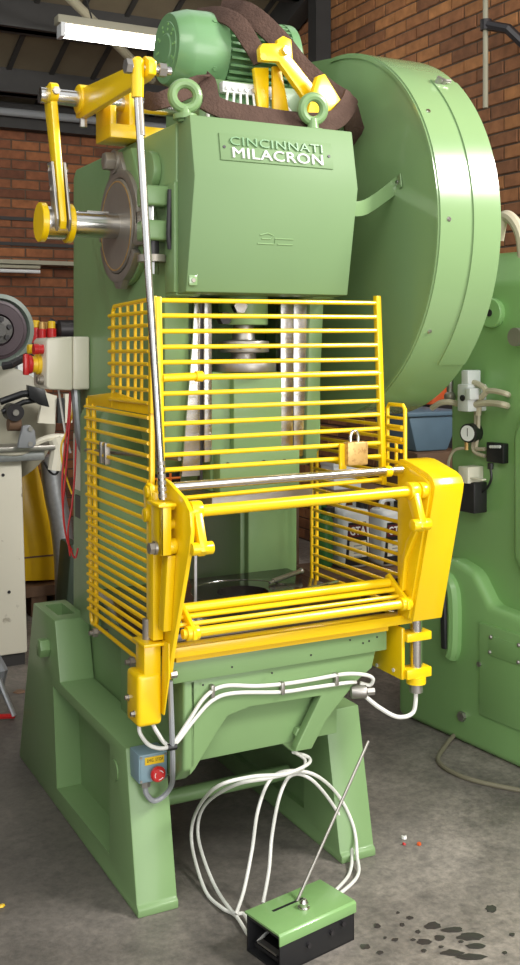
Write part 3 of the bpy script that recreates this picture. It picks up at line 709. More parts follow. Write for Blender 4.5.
# ---- guard cage (yellow)
cg = press
def zc(v): return at(372, v, Y=-.06).z
f0, f1 = .036, .753          # post positions at the top
gp = M(); 
def post(xt, xb, z0, z1, w):
    m = M(); m.prism('y', [(xt-w, z1), (xt+w, z1), (xb+w, z0), (xb-w, z0)], -.07, -.05); return m
front = post(.034, .047, 1.10, 1.718, .0085).build('front_guard', YE, press, bevel=.002, label='yellow barred front guard panel')
post(.748, .770, 1.16, 1.734, .0085).build('post', YE, front, bevel=.002)
bl = (300.4, 315.7, 331.3, 347, 362.4, 378, 393.7, 408.7, 424, 440, 455.2, 470, 500)
brr = (303, 317, 330.6, 345, 359.5, 373, 387, 400.8, 414.6, 428.8, 443.2, 456.5, 480)
for k in range(13):
    zl_, zr_ = at(165, bl[k], Y=-.062).z, at(372, brr[k], Y=-.062).z
    x0_, x1_ = .036+(1.72-zl_)*.022, .75+(1.73-zr_)*.035
    r = .0066 if k != 5 else .0085
    M().cyl((x0_, -.062, zl_), (x1_, -.062, zr_), r, n=10).build('bar', YE, front)
    if k == 5:
        M().cyl((.047, -.064, zl_), (.150, -.064, zl_+.003), .0115, n=14).build('sleeve', YE, front)
        M().cyl((.145, -.064, zl_+.003), (.165, -.064, zl_+.003), .015, n=14).build('sleeve_collar', YE, front)
# left side guard
LX = .02
lower = M().tube([(LX, .50, 1.415), (LX, .465, .725), (LX, .455, .708), (LX, .425, .708), (LX, .415, .725), (LX, .445, 1.40)], .0075, 10).build('side_guard', YO, press, label='yellow barred left side guard')
vs_ = [406.5+10.9*k for k in range(10)]+[513+8.42*k for k in range(12)]
for v in vs_:
    z = at(88, v, X=LX).z
    ybk = .505-(1.4-z)*.05
    M().cyl((LX-.008, ybk, z), (LX-.008, -.05, z), .006, n=8).build('bar', YO, lower)
M().cyl((LX, .44, .708), (LX, -.05, .70), .006, n=8).build('bar', YO, lower)
M().prism('x', [(.50, 1.395), (.50, 1.422), (.24, 1.445), (-.055, 1.425), (-.055, 1.395)], LX-.004, LX+.004).build('top_plate', YO, lower, bevel=.002)
M().box(LX-.007, LX+.007, -.060, -.046, .80, 1.42).build('front_post', YO, lower, bevel=.002)
up = M().tube([(LX, .262, 1.40), (LX, .262, 1.685), (LX, .25, 1.70), (LX, -.055, 1.712)], .0062, 10).build('side_guard', YO, press, label='small square-mesh upper left guard')
for v in range(8):
    z = 1.672-.0355*v
    M().cyl((LX-.008, .275, z), (LX-.008, -.05, z+.004), .0056, n=8).build('bar', YO, up)
for y in (.20, .135, .075, .025): M().cyl((LX, y, 1.40), (LX, y, 1.705), .0048, n=8).build('upright', YO, up)
M().box(LX-.010, LX+.010, -.068, -.05, 1.40, 1.72).build('corner_post', YO, up, bevel=.002)
# sliding clamp on the left guard
cl = M().box(LX-.018, LX+.0, .325, .34, 1.225, 1.29).box(LX-.018, LX+.0, .285, .30, 1.225, 1.29).build('bar_clamp', SS, lower, bevel=.002)
z = 1.252
M().cyl((LX-.012, .49, z-.002), (.12, -.01, z+.014), .006, n=10).build('clamp_rod', SS, lower)
# right side guard
RX = .812
rg = M().tube([(RX, -.10, 1.335), (RX, .39, 1.335), (RX, .41, 1.32), (RX, .41, .73)], .0062, 10).build('side_guard', YO, press, label='yellow barred right side guard')
M().cyl((RX, .445, .73), (RX, .445, 1.28), .006, n=8).build('upright', YO, rg)
for k in range(17):
    z = 1.30-.036*k if k < 9 else 1.012-.031*(k-8)
    M().cyl((RX-.008, .415, z), (RX-.008, -.11, z), .006, n=8).build('bar', YO, rg)
ur = M().tube([(RX, -.022, 1.20), (RX, -.022, 1.39), (RX, -.032, 1.402), (RX, -.106, 1.402), (RX, -.116, 1.39), (RX, -.116, 1.2)], .0062, 10).build('corner_guard', YE, press)
for z in (1.362, 1.327, 1.288): M().cyl((RX, -.022, z), (RX, -.116, z), .005, n=8).build('bar', YE, ur)
M().cyl((RX, -.07, 1.288), (RX, -.07, 1.2), .005, n=8).build('upright', YE, ur)
# ---- interlocked gate
def pl(u, v, X): q = at(u, v, X=X); return (q.y, q.z)
lp = M().prism('x', [(-.055, 1.20), (-.075, 1.232), (-.145, 1.225), (-.255, 1.192), (-.292, 1.165), (-.300, 1.115), (-.285, 1.06), (-.172, .775), (-.150, .70), (-.125, .70), (-.10, .79), (-.055, .82)], .028, .040).build('gate_end_plate', YE, press, bevel=.002)
M().box(-.005, .026, -.125, -.075, .80, 1.195).build('slide_channel', YE, lp, bevel=.003)
M().prism('x', [(-.165, 1.04), (-.205, 1.04), (-.175, .835), (-.135, .835)], .004, .028).build('slide_cover', YE, lp, bevel=.003)
for u, v in ((165, 568), (160, 622)):
    q = at(u, v, X=.01); bolt(lp, (.024, q.y, q.z), (-1, 0, 0), .009, .014, SS)
# clevis of the pull rod
cv = M().box(-.022, .008, -.222, -.212, 1.045, 1.17).box(-.022, -.014, -.222, -.155, 1.045, 1.17).box(-.03, .02, -.228, -.145, 1.17, 1.179).build('rod_clevis', YE, press, bevel=.002)
M().cyl((-.042, -.195, 1.062), (.028, -.195, 1.062), .009, n=14).build('clevis_pin', SS, cv)
M().hexa((-.044, -.195, 1.062), (-.030, -.195, 1.062), .0155).build('pin_nut', SD, cv)
M().cyl((-.030, -.195, 1.062), (-.024, -.195, 1.062), .018, n=20).build('pin_washer', SS, cv)
M().cyl((.004, -.20, 1.064), (.028, -.20, 1.064), .021, n=20).build('clevis_boss', YE, cv, bevel=.003)
M().cyl((.0, -.185, 1.118), (.03, -.185, 1.118), .0135, n=16).build('clevis_stud', YE, cv)
M().hexa((.008, -.20, 1.166), (.024, -.20, 1.166), .008).build('clevis_screw', YE, cv)
lk1 = M().prism('x', [(-.060, 1.20), (-.080, 1.216), (-.108, 1.212), (-.120, 1.185), (-.112, 1.13), (-.098, 1.11), (-.072, 1.112), (-.062, 1.13)], -.008, .008).build('toggle_link', YE, press, bevel=.004)
M().cyl((-.016, -.085, 1.130), (.02, -.085, 1.130), .019, n=18).build('toggle_boss', YE, lk1, bevel=.003)
M().cyl((-.014, -.090, 1.192), (.02, -.090, 1.192), .017, n=18).build('toggle_boss', YE, lk1, bevel=.003)
# right housing
HX0, HX1 = .795, .900
def hv(u, v, X=HX0): q = at(u, v, X=X); return (q.y, q.z)
hb0 = hv(413, 622); ht0 = hv(434, 487); 
zb_, zt_ = hb0[1], hv(410, 461)[1]
hp = [(-.108, zb_), hb0, (ht0[0], ht0[1]-.02), (ht0[0]-.004, ht0[1]+.004), (ht0[0]+.008, ht0[1]+.024), (ht0[0]+.03, ht0[1]+.036), (-.165, zt_-.004), (-.145, zt_), (-.108, zt_)]
hs = M().prism('x', hp, HX0, HX1).build('gate_housing', YE, press, bevel=.0025, label='tall yellow sloping gate housing')
hi = [(-.112, zb_+.008), (hb0[0]+.012, zb_+.008), (ht0[0]+.014, ht0[1]-.025), (ht0[0]+.012, ht0[1]-.002), (ht0[0]+.022, ht0[1]+.014), (ht0[0]+.04, ht0[1]+.024), (-.150, zt_-.012), (-.112, zt_-.012)]
M().prism('x', hi, HX0-.008, HX0+.002).build('inner_plate', YE, hs, bevel=.002)
M().prism('x', [hv(424, 520), hv(427, 518), hv(418, 540), hv(411, 558), hv(408, 590), hv(405, 592), hv(406, 562), hv(412, 540)], HX0-.022, HX0-.006).build('stiffener', YE, hs, bevel=.002)
# rods and rails of the gate
M().cyl((.030, -.15, 1.210), (.775, -.15, 1.214), .0125, n=20).build('steel_rail', ST, press)
M().cyl((.715, -.15, 1.212), (.735, -.15, 1.212), .0165, n=16).build('rail_collar', YE, press)
M().cyl((.058, -.25, 1.158), (.742, -.25, 1.166), .0155, n=18).build('gate_pipe', YE, press)
M().cyl((.04, -.10, 1.135), (.735, -.10, 1.14), .0085, n=12).build('gate_bar', YE, press)
M().cyl((.722, -.10, 1.14), (.742, -.10, 1.14), .018, n=14).build('bar_collar', YE, press)
M().cyl((.765, -.25, 1.166), (.79, -.25, 1.166), .024, n=18).build('pipe_boss', YE, hs, bevel=.003)
M().cyl((.74, -.25, 1.166), (.77, -.25, 1.166), .012, n=14).build('pipe_end', YE, hs)
for xx, zz in ((.062, 1.160), (.742, 1.166)):
    la_ = M().prism('x', [(-.25-.024, zz), (-.25, zz+.026), (-.25+.024, zz), (-.275, zz-.095), (-.29, zz-.112), (-.312, zz-.095)], xx-.011, xx+.011).build('gate_lever', YE, press, bevel=.004)
    M().cyl((xx-.03, -.292, zz-.090), (xx+.03, -.292, zz-.090), .017, n=16).build('lever_pin', YE, la_, bevel=.003)
    M().cyl((xx-.016, -.25, zz), (xx+.016, -.25, zz), .026, n=18).build('lever_hub', YE, la_, bevel=.003)
for xx in (.140, .192):
    M().box(xx, xx+.008, .05, .056, .80, 1.12).build('hanging_strip', GAL, press)
# lowered folding bars in front of the table
lowb = M().cyl((.055, -.095, .868), (.775, -.095, .868), .0145, n=16).build('lower_gate', YE, press, label='row of yellow bars lowered across the table front')
for y, z, r in ((-.122, .853, .0075), (-.145, .838, .0065), (-.172, .822, .0135)): M().cyl((.06, y, z), (.782, y, z), r, n=12).build('bar', YE, lowb)
for xx in (.082, .766):
    M().prism('x', [(-.075, .885), (-.09, .895), (-.195, .832), (-.195, .808), (-.17, .80), (-.075, .86)], xx, xx+.012).build('end_lever', YE, lowb, bevel=.003)
    M().cyl((xx-.012, -.172, .822), (xx+.024, -.172, .822), .02, n=16).build('end_boss', YE, lowb, bevel=.003)
for zz in (.885, .85, .82): M().cyl((.036, -.12, zz), (.058, -.12, zz), .012, n=12).build('stud', YE, lowb)
# ledge rail along the front of the table
led = M().prism('x', [(-.135, .748), (-.135, .776), (-.10, .776), (-.088, .776), (-.088, .748)], .045, .826).build('ledge_rail', YE, press, bevel=.002)
M().box(.065, .75, -.118, -.088, .731, .7485).build('packing_strip', YO, led)
# left bracket
lb_ = M().box(-.026, .022, -.115, -.05, .665, .787).build('slide_foot', YE, press, bevel=.003)
M().box(-.034, .03, -.135, -.045, .787, .795).build('foot_cap', YE, lb_, bevel=.0015)
lbx = M().box(-.046, .024, -.120, -.03, .572, .712).build('switch_housing', YE, press, bevel=.012, seg=3)
for (y, z) in ((-.05, .635), (-.095, .605)): bolt(lbx, (-.046, y, z), (-1,0,0), .007, .012, SS)
M().prism('x', [(-.12, .80), (-.165, .80), (-.165, .71), (-.13, .60), (-.11, .60)], .0225, .0275).build('bracket_plate', YE, press, bevel=.002)
for (y, z) in ((-.15, .712), (-.12, .755)): M().hexa((.034, y, z), (.052, y, z), .010).build('bracket_bolt', SS, press)
M().cyl((-.005, -.08, .79), (-.005, -.08, .85), .012, n=14).build('guide_rod', SD, press)
for (u, v) in ((99, 632), (136, 661)):
    q = at(u, v, X=.02); m = M(); m.hexa((.0, q.y, q.z), (.014, q.y, q.z), .014); m.cyl((-.012, q.y, q.z), (.05, q.y, q.z), .007, n=10); m.build('wing_bolt', SD, lower)
# right bracket
rb = M().box(.79, .802, -.13, .08, .580, .735).box(.80, .89, -.145, -.095, .694, .720).box(.80, .89, -.145, -.095, .582, .612).build('gate_bracket', YE, press, bevel=.003)
M().cyl((.848, -.122, .835), (.848, -.122, .56), .0195, n=20).build('guide_rod', ST, rb)
M().cyl((.848, -.122, .583), (.848, -.122, .562), .030, n=20).build('rod_collar', YE, rb)
M().cyl((.848, -.122, .563), (.848, -.122, .535), .021, n=16).build('sensor_gland', SS, rb)
for (y, z) in ((.07, .60), (.0, .59), (-.09, .60)): M().cyl((.789, y, z), (.786, y, z), .006, n=8).build('bracket_hole', WH, rb)
# ---- cables fixed to the press
def yy(u, v, y): return at(u, v, Y=y)
c1 = M().tube([(-.022, -.07, .575), yy(140, 733, -.08), yy(151, 746, -.07), yy(170, 746, -.10), yy(188, 722, -.10), yy(205, 697, -.10), yy(224, 686, -.094), yy(256, 686, -.094), yy(283, 684, -.094), yy(310, 680, -.094), yy(345, 674, -.10), yy(366, 675, -.11), yy(373, 679, -.11), yy(370, 685, -.10), yy(360, 683, -.09)], .0055, 8, 6).build('guard_cable', WH, press, label='white cable along the apron')
c2 = M().tube([(.002, -.10, .575), yy(157, 732, -.10), yy(166, 744, -.09), yy(176, 743, -.10), yy(194, 720, -.10), yy(213, 700, -.10), yy(235, 693, -.094), yy(281, 692, -.094), yy(310, 688, -.094), yy(345, 683, -.094), yy(356, 682, -.09)], .0055, 8, 6).build('guard_cable', WH, press, label='white cable along the apron')
M().tube([yy(366, 697, -.10), yy(380, 708, -.11), yy(398, 717, -.12), (.838, -.122, .475), (.848, -.122, .537)], .0065, 8, 6).build('guard_cable', WH, press, label='white cable to the gate sensor')
for u, v in ((212, 691), (282, 688), (336, 679)):
    q = yy(u, v, -.094); M().box(q.x-.006, q.x+.006, -.103, -.084, q.z-.018, q.z+.018).build('cable_clip', SS, press, bevel=.003)

# ================================================================== LOOSE THINGS ON THE PRESS
# lifting sling: webbing over the motor, round the eye bolts and down to the right
def sp(u, v, y): return at(u, v, Y=y)
sl = thing('lifting_sling', (.45, .3, 2.24), 'dark brown webbing sling draped over the green motor', 'sling')
M().ribbon([sp(146, 100, .28), sp(160, 101, .20), sp(190, 88, .22), sp(205, 78, .28), sp(210, 95, .20), sp(213, 106, .10)], [(0,.3,1),(0,.3,1),(.4,.4,1),(1,0,.3),(1,-.2,.0),(1,-.2,0)], .055, .012).build('sling_tail', SL, sl)
M().ribbon([sp(204, 100, .10), sp(225, 110, .08), sp(255, 116, .07), sp(300, 122, .06), sp(332, 121, .08), sp(346, 108, .10), sp(351, 96, .12)], [(0,.25,1)]*7, .062, .016).build('sling_front', SL, sl)
M().ribbon([sp(196, 17, .52), sp(215, 14, .40), sp(236, 22, .31), sp(252, 45, .29), sp(262, 62, .27)], [(.2,-1,.3),(.5,-.5,.5),(.8,-.3,.4),(.9,-.2,.3),(.9,-.2,.3)], .06, .013).build('sling_fold', SL, sl)
M().ribbon([sp(222, 10, .47), sp(246, 12, .36), sp(275, 36, .29), sp(300, 66, .24), sp(325, 88, .20), sp(347, 104, .14), sp(354, 130, .20), sp(361, 150, .30)], [(.3,-1,.3),(.7,-.4,.6),(.8,-.2,.7),(.7,-.1,.7),(.7,-.1,.7),(.7,.1,.7),(1,.2,.1),(1,.2,0)], .07, .016).build('sling_back', SL, sl)
# padlock
kx, ky, kz = .656, -.085, 1.262
pk = thing('padlock', (kx, ky, kz-.035), 'square brass padlock hanging from the yellow front guard', 'padlock')
M().box(kx-.036, kx+.036, ky-.014, ky+.014, kz-.034, kz+.036).build('body', BRS, pk, bevel=.005)
M().tube([(kx-.018, ky, kz+.03), (kx-.018, ky, kz+.052), (kx-.010, ky, kz+.066), (kx+.002, ky, kz+.066), (kx+.008, ky, kz+.052), (kx+.008, ky, kz+.03)], .005, 10, 4).build('shackle', ST, pk)
hb = M().box(kx-.052, kx-.03, ky+.003, ky+.012, kz-.045, kz+.03).build('hasp', YE, front)
# tool lying on the table
qa, qb = at(273, 581, Z=.809), at(301, 571, Z=.812)
tl = thing('chuck_key', (qa.x, qa.y, .800), 'small steel bar tool lying on the dark press table', 'tool')
M().cyl(qa, qb, .008, n=12).build('shank', SS, tl)
M().cyl(qa+(qa-qb)*.12-Vector((0,0,.003)), qa+(qb-qa)*.05, .005, n=10).build('tip', SS, tl)
M().sphere(qb, .011).build('end_knob', SS, tl)
qa, qb = at(296, 591, Z=.8046), at(338, 581, Z=.8046)
tag(M().cyl(qa, qb, .0045, n=10).build('steel_pin', ST), 'thin bright steel pin lying at the right of the press table', 'pin')

# ================================================================== FOOT PEDAL
PM = Matrix.Translation((.338, -.316, 0)) @ Matrix.Rotation(R_(11), 4, 'Z')
pd = thing('foot_pedal', (.341, -.312, 0), 'black foot pedal box with green sloping cover on the floor', 'pedal')
L2, W2, H2 = .128, .069, .098
bx_ = M().box(-L2, L2, -W2, -W2+.006, .002, H2-.004).box(-L2, L2, W2-.006, W2, .002, H2-.004).box(-L2, L2, -W2, W2, 0, .006).box(L2-.006, L2, -W2, W2, .002, H2-.004).box(-L2, L2, -W2, W2, H2-.01, H2-.003)
bx_.xf(PM).build('housing', BK, pd, bevel=.001)
M().prism('x', [(-W2-.004, H2-.024), (-W2-.004, H2+.001), (-W2+.002, H2+.006), (W2+.004, H2+.006), (W2+.004, H2), (-W2+.001, H2), (-W2, H2-.024)], -L2-.004, L2+.004).xf(PM).build('cover', PED, pd, bevel=.001)
M().box(-L2+.01, L2-.05, -W2+.02, W2-.02, .02, .028).xf(PM).build('treadle', BK, pd)
M().box(-L2+.012, -L2+.03, -W2+.03, W2-.03, .03, .035).xf(PM).build('treadle_edge', SS, pd)
M().box(-.075, .03, .022, .03, H2+.0055, H2+.0068).xf(PM).build('slot', BK, pd)
M().lathe((0.0, -.012, H2+.005), (0.0, -.012, 1), [(0, .016), (.004, .016), (.005, .012), (.016, .012), (.024, .007), (.026, 0)], 18).xf(PM).build('dome_nut', ST, pd)
for xx, zz in ((-.035, .045), (.045, .05), (.085, .06)): 
    M().hexa((xx, -W2, zz), (xx, -W2-.007, zz), .007).xf(PM).build('side_bolt', DKI, pd)
ra = PM @ Vector((.005, .026, H2+.0)); rt = at(368.5, 741, Y=-.22)
M().cyl(ra, rt, .0042, n=10).build('carry_rod', SS, pd)
# white cable loop from the press to the pedal
tip = at(293, 752, Y=-.03)
ca = M().tube([tip, at(308, 757, Y=.0), at(308, 764, Y=-.04), at(285, 774, Y=-.1), at(250, 777, Y=-.10), at(215, 788, Y=-.06), at(195, 815, Z=.16), at(192, 845, Z=.06), at(205, 890, Z=.009), at(222, 908, Z=.009), at(236, 916, Z=.009), PM @ Vector((-.10, W2+.004, .012)), PM @ Vector((-.06, W2-.002, .03))], .0052, 8, 7).build('pedal_cable', WH)
tag(ca, 'white cable swinging widest left from the press down to the foot pedal', 'cable', 'white pedal cables')
ca = M().tube([tip+Vector((.004,0,0)), at(305, 760, Y=.0), at(300, 770, Y=-.05), at(270, 778, Y=-.08), at(235, 785, Y=-.05), at(205, 805, Z=.18), at(198, 835, Z=.08), at(212, 880, Z=.02), at(232, 911, Z=.015), at(245, 915, Z=.012), PM @ Vector((-.09, W2+.01, .016)), PM @ Vector((-.05, W2-.002, .03))], .0052, 8, 7).build('pedal_cable', WH)
tag(ca, 'white cable just inside the widest left loop beside the foot pedal', 'cable', 'white pedal cables')
ca = M().tube([at(236, 914, Z=.02), at(244, 890, Z=.06), at(252, 850, Z=.14), at(258, 810, Z=.25), at(270, 780, Y=-.02), at(288, 771, Y=-.03), at(315, 775, Y=-.03), at(338, 795, Z=.20), at(353, 825, Z=.10), at(357, 855, Z=.03), at(355, 880, Z=.009), PM @ Vector((.10, W2+.012, .012)), PM @ Vector((.09, W2-.002, .03))], .0052, 8, 7).build('pedal_cable', WH)
tag(ca, 'white cable looping from the left up and over to the right of the pedal', 'cable', 'white pedal cables')
ca = M().tube([at(263, 903, Z=.03), at(269, 870, Z=.09), at(272, 835, Z=.17), at(280, 795, Z=.28), at(292, 775, Y=-.02), at(312, 780, Y=-.03), at(335, 808, Z=.16), at(350, 840, Z=.05), at(351, 868, Z=.009), at(340, 886, Z=.009), PM @ Vector((.08, W2+.01, .012)), PM @ Vector((.07, W2-.002, .03))], .0052, 8, 7).build('pedal_cable', WH)
tag(ca, 'innermost white cable arching behind the leaning pedal rod', 'cable', 'white pedal cables')

# ================================================================== GREEN MACHINE ON THE RIGHT
A0, A1 = Vector((1.607, 1.051, 0)), Vector((1.675, .36, 0))
dv = (A1-A0).normalized(); GMx = Matrix(((-dv.y, dv.x, 0, A0.x), (dv.x, dv.y, 0, A0.y), (0, 0, 1, 0), (0, 0, 0, 1)))
# local frame: +x into the machine, +y along the face towards the camera, z up
nx = Vector((-dv.y, dv.x, 0))
GMx = Matrix(((nx.x, dv.x, 0, A0.x), (nx.y, dv.y, 0, A0.y), (0, 0, 1, 0), (0, 0, 0, 1)))
GMi = GMx.inverted()
def gl(u, v, off=0.0):
    """photo point on the face plane of the green machine -> local (x, y, z)"""
    r = at(u, v, Z=0 if v > HORIZON else 3.2)-CAM
    p0 = GMx @ Vector((off, 0, 0)); t = (p0-CAM).dot(nx)/r.dot(nx); return GMi @ (CAM+r*t)
g2 = thing('green_machine', A1+Vector((.4, 0, 0)), 'darker green cast machine at the right edge beside the press', 'machine')
top = gl(510, 249).z
yb = gl(450, 440).y
zch = gl(505, 283).z
m = M().prism('y', [(0, 0), (0, zch), (.10, top), (.55, top), (.55, 0)], yb, 1.7).xf(GMx).build('frame', GD, g2, bevel=.02, seg=3)
la2 = gl(440, 562, -.05)
q1 = [gl(400, 560, -.06), gl(443, 556, -.06), gl(470, 565, -.06), gl(486, 600, -.06), gl(500, 615, -.06)]
ybs = gl(397, 700, -.06).y
M().prism('x', [(ybs, 0), (1.6, 0), (1.6, gl(520, 622, -.06).z-.04), (gl(490, 606, -.06).y, gl(490, 606, -.06).z), (gl(474, 572, -.06).y, gl(474, 572, -.06).z), (gl(455, 560, -.06).y, gl(455, 560, -.06).z), (gl(436, 560, -.06).y, gl(440, 560, -.06).z), (ybs, gl(400, 600, -.06).z)], -.06, .3).xf(GMx).build('base', GD, g2, bevel=.03, seg=4)
# slot rib
sa, sb = gl(447, 583, -.08), gl(447, 655, -.08)
M().tube([(-.062, sa.y-.06, sa.z+.02), (-.065, sa.y, sa.z+.005), (-.068, sa.y+.03, sa.z-.06), (-.068, sb.y+.03, sb.z+.05), (-.065, sb.y+.01, sb.z)], .032, 10, 5).xf(GMx).build('slot_rib', GD, g2)
M().tube([(-.090, sa.y-.005, sa.z-.03), (-.094, sa.y+.0, (sa.z+sb.z)/2), (-.090, sb.y+.0, sb.z+.03)], .016, 8, 5).xf(GMx).build('slot', BK, g2)
d0, d1 = gl(480, 622, -.065), gl(560, 745, -.065)
dr = M().box(-.072, -.05, d0.y, d0.y+.62, gl(482, 715, -.065).z+.0, d0.z).xf(GMx).build('door', GD, g2, bevel=.006)
M().box(-.076, -.07, d0.y+.055, d0.y+.5, gl(490, 655, -.07).z, gl(490, 635, -.07).z).xf(GMx).build('cover_plate', GD, dr, bevel=.002)
for u, v in ((491, 637), (490, 652), (519, 645), (518.5, 662)):
    q = gl(u, v, -.076); M().sphere(GMx @ Vector((-.077, q.y, q.z)), .008).build('screw', SS, dr)
q = gl(480, 664, -.07); M().hexa(GMx @ Vector((-.06, q.y, q.z)), GMx @ Vector((-.08, q.y, q.z)), .010).build('latch', SS, dr)
q = gl(463, 716, -.06); M().hexa(GMx @ Vector((-.055, q.y, q.z)), GMx @ Vector((-.075, q.y, q.z)), .020).build('drain_plug', SS, g2)
# bosses on the upper frame
q = gl(494, 313, 0); M().lathe(GMx @ Vector((.01, q.y, q.z)), GMx @ Vector((-1, q.y, q.z)), [(0, .058), (.03, .058), (.034, .054)], 28).build('round_boss', GD, g2)
M().cyl(GMx @ Vector((-.02, q.y, q.z)), GMx @ Vector((-.028, q.y, q.z)), .014, n=14).build('boss_hole', DKI, g2)
q = gl(518, 337, -.05); M().cyl(GMx @ Vector((.01, q.y, q.z)), GMx @ Vector((-.07, q.y, q.z)), .035, n=18).build('shaft_end', SD, g2)
# swelling at the right edge (raised casting contour)
q = gl(512, 450, -.03); r_ = gl(512, 570, -.03)
M().prism('x', [(q.y, q.z+.06), (q.y+.04, q.z+.14), (q.y+.6, q.z+.2), (q.y+.6, r_.z-.1), (r_.y+.05, r_.z-.02), (r_.y, r_.z+.05)], -.03, .1).xf(GMx).build('raised_panel', GD, g2, bevel=.022, seg=4)
# beige hose on top
M().tube([gl(499, 236, .05) and (GMx @ gl(498, 240, .1)), GMx @ gl(503, 218, .1), GMx @ gl(512, 219, .1), GMx @ gl(521, 235, .1), GMx @ gl(524, 260, .1)], .024, 10, 6).build('hose', BEI, g2)
# pneumatic valve
def gw(u, v, off=-.05): return GMx @ gl(u, v, off)
def gbox(name, u0, v0, u1, v1, o0, o1, material, parent, bevel=.003):
    a, b = gl(u0, v0, o0), gl(u1, v1, o0)
    return M().box(o0, o1, min(a.y, b.y), max(a.y, b.y), min(a.z, b.z), max(a.z, b.z)).xf(GMx).build(name, material, parent, bevel=bevel)
vb = gbox('valve_body', 457, 384, 468, 412, -.10, .002, WPL, g2, .006)
gbox('valve_cap', 461, 370, 468, 386, -.09, -.02, WPL, vb, .005)
gbox('valve_port', 465, 388, 470, 400, -.11, -.05, WPL, vb, .004)
q = gl(463, 398, -.1); M().cyl(GMx @ Vector((-.098, q.y, q.z)), GMx @ Vector((-.106, q.y, q.z)), .012, n=12).build('valve_hole', DKI, vb)
M().tube([gw(432, 408, -.1), gw(440, 403, -.1), gw(449, 402, -.09), gw(458, 404, -.06)], .012, 8, 5).build('hose', BEI, vb)
M().tube([gw(466, 382, -.06), gw(478, 384, -.06), gw(486, 391, -.06), gw(480, 400, -.05), gw(478, 415, -.04)], .012, 8, 5).build('hose', BEI, vb)
M().tube([gw(486, 391, -.06), gw(495, 391, -.06), gw(507, 394, -.05), gw(508, 395, .0)], .011, 8, 5).build('hose', BEI, vb)
M().tube([gw(470, 405, -.06), gw(490, 403, -.06), gw(505, 405, -.06), gw(507, 406, .0)], .013, 8, 5).build('hose', BEI, vb)
M().cyl(gw(450, 380, -.05), gw(450, 398, -.05), .014, n=12).build('fitting', SS, vb)
M().sphere(gw(450, 397, -.05), .025).build('fitting', SD, vb)
for i in (0, 1): M().tube([gw(476+i*2.5, 410, -.02), gw(475.5+i*2.5, 432, -.02), gw(473+i*3, 447, -.02), gw(476+i*2, 453+i*-4, -.02), gw(485, 456-i*7, -.02)], .008, 8, 5).build('hose', BEI, vb)
# gauge
q = gl(465, 433, -.06)
gg = M().lathe(GMx @ Vector((.0, q.y, q.z)), GMx @ Vector((-1, q.y+.25, q.z)), [(0, .038), (.06, .038), (.062, .034)], 24).build('pressure_gauge', BK, g2)
dd = (GMx.to_3x3() @ Vector((-1, .25, 0))).normalized(); pc = (GMx @ Vector((0, q.y, q.z)))+dd*.063
M().cyl(pc, pc+dd*.001, .031, n=24).build('dial', WL, gg)
M().cyl(pc+dd*.0012+Vector((0,0,-.012)), pc+dd*.0012+Vector((0,0,.02)), .0015, n=6).build('needle', BK, gg)
M().cyl(gw(466.5, 440, -.03), gw(466.5, 450, -.03), .008, n=10).build('stem', BRS, gg)
M().tube([gw(467, 448, -.03), gw(455, 450, -.04), gw(449, 460, -.04), gw(448, 475, -.03)], .006, 8, 5).build('tube', BEI, gg)
# black connection box and cable
cb_ = gbox('connection_box', 486, 442, 503, 464, -.03, .002, BK, g2, .004)
for i in range(5): 
    q = gl(487.5+i*2.2, 447, -.05); M().cyl(GMx @ Vector((-.03, q.y, q.z)), GMx @ Vector((-.036, q.y, q.z)), .006, n=8).build('terminal', WPL, cb_)
M().cyl(gw(490.5, 463, -.025), gw(490.5, 469, -.025), .012, n=10).build('gland', BK, cb_)
M().tube([gw(490.5, 468, -.025), gw(491, 480, -.025), gw(484, 491, -.025), gw(474, 494, -.02)], .005, 8, 6).build('cable', BK, cb_)
sb_ = gbox('switch_box', 455, 480, 474, 514, -.07, .002, DKI, g2, .004)
gbox('switch_lid', 458, 466, 468, 484, -.085, .0, CR, sb_, .004)
gbox('switch_tab', 468, 477, 482, 481, -.075, -.05, CR, sb_, .003)
# tail of cable on the floor
fc = M().tube([at(456, 733, Z=.02), at(446, 745, Z=.008), at(438, 760, Z=.008), at(452, 772, Z=.008), at(480, 782, Z=.008), at(540, 794, Z=.008)], .0085, 8, 7).build('floor_cable', mat('drab_cable', (.20, .18, .12), .6))
tag(fc, 'drab olive cable trailing over the floor below the darker green machine', 'cable')
t = thing('frayed_wires', at(445, 730, Z=0), 'frayed red and pale wire ends by the cable on the floor', 'wires')
M().tube([at(456, 733, Z=.02), at(448, 730, Z=.015), at(440, 730, Z=.006)], .003, 6, 4).build('red_wire', RD, t)
M().tube([at(456, 733, Z=.02), at(449, 733, Z=.01), at(443, 727, Z=.006)], .003, 6, 4).build('pale_wire', BEI, t)

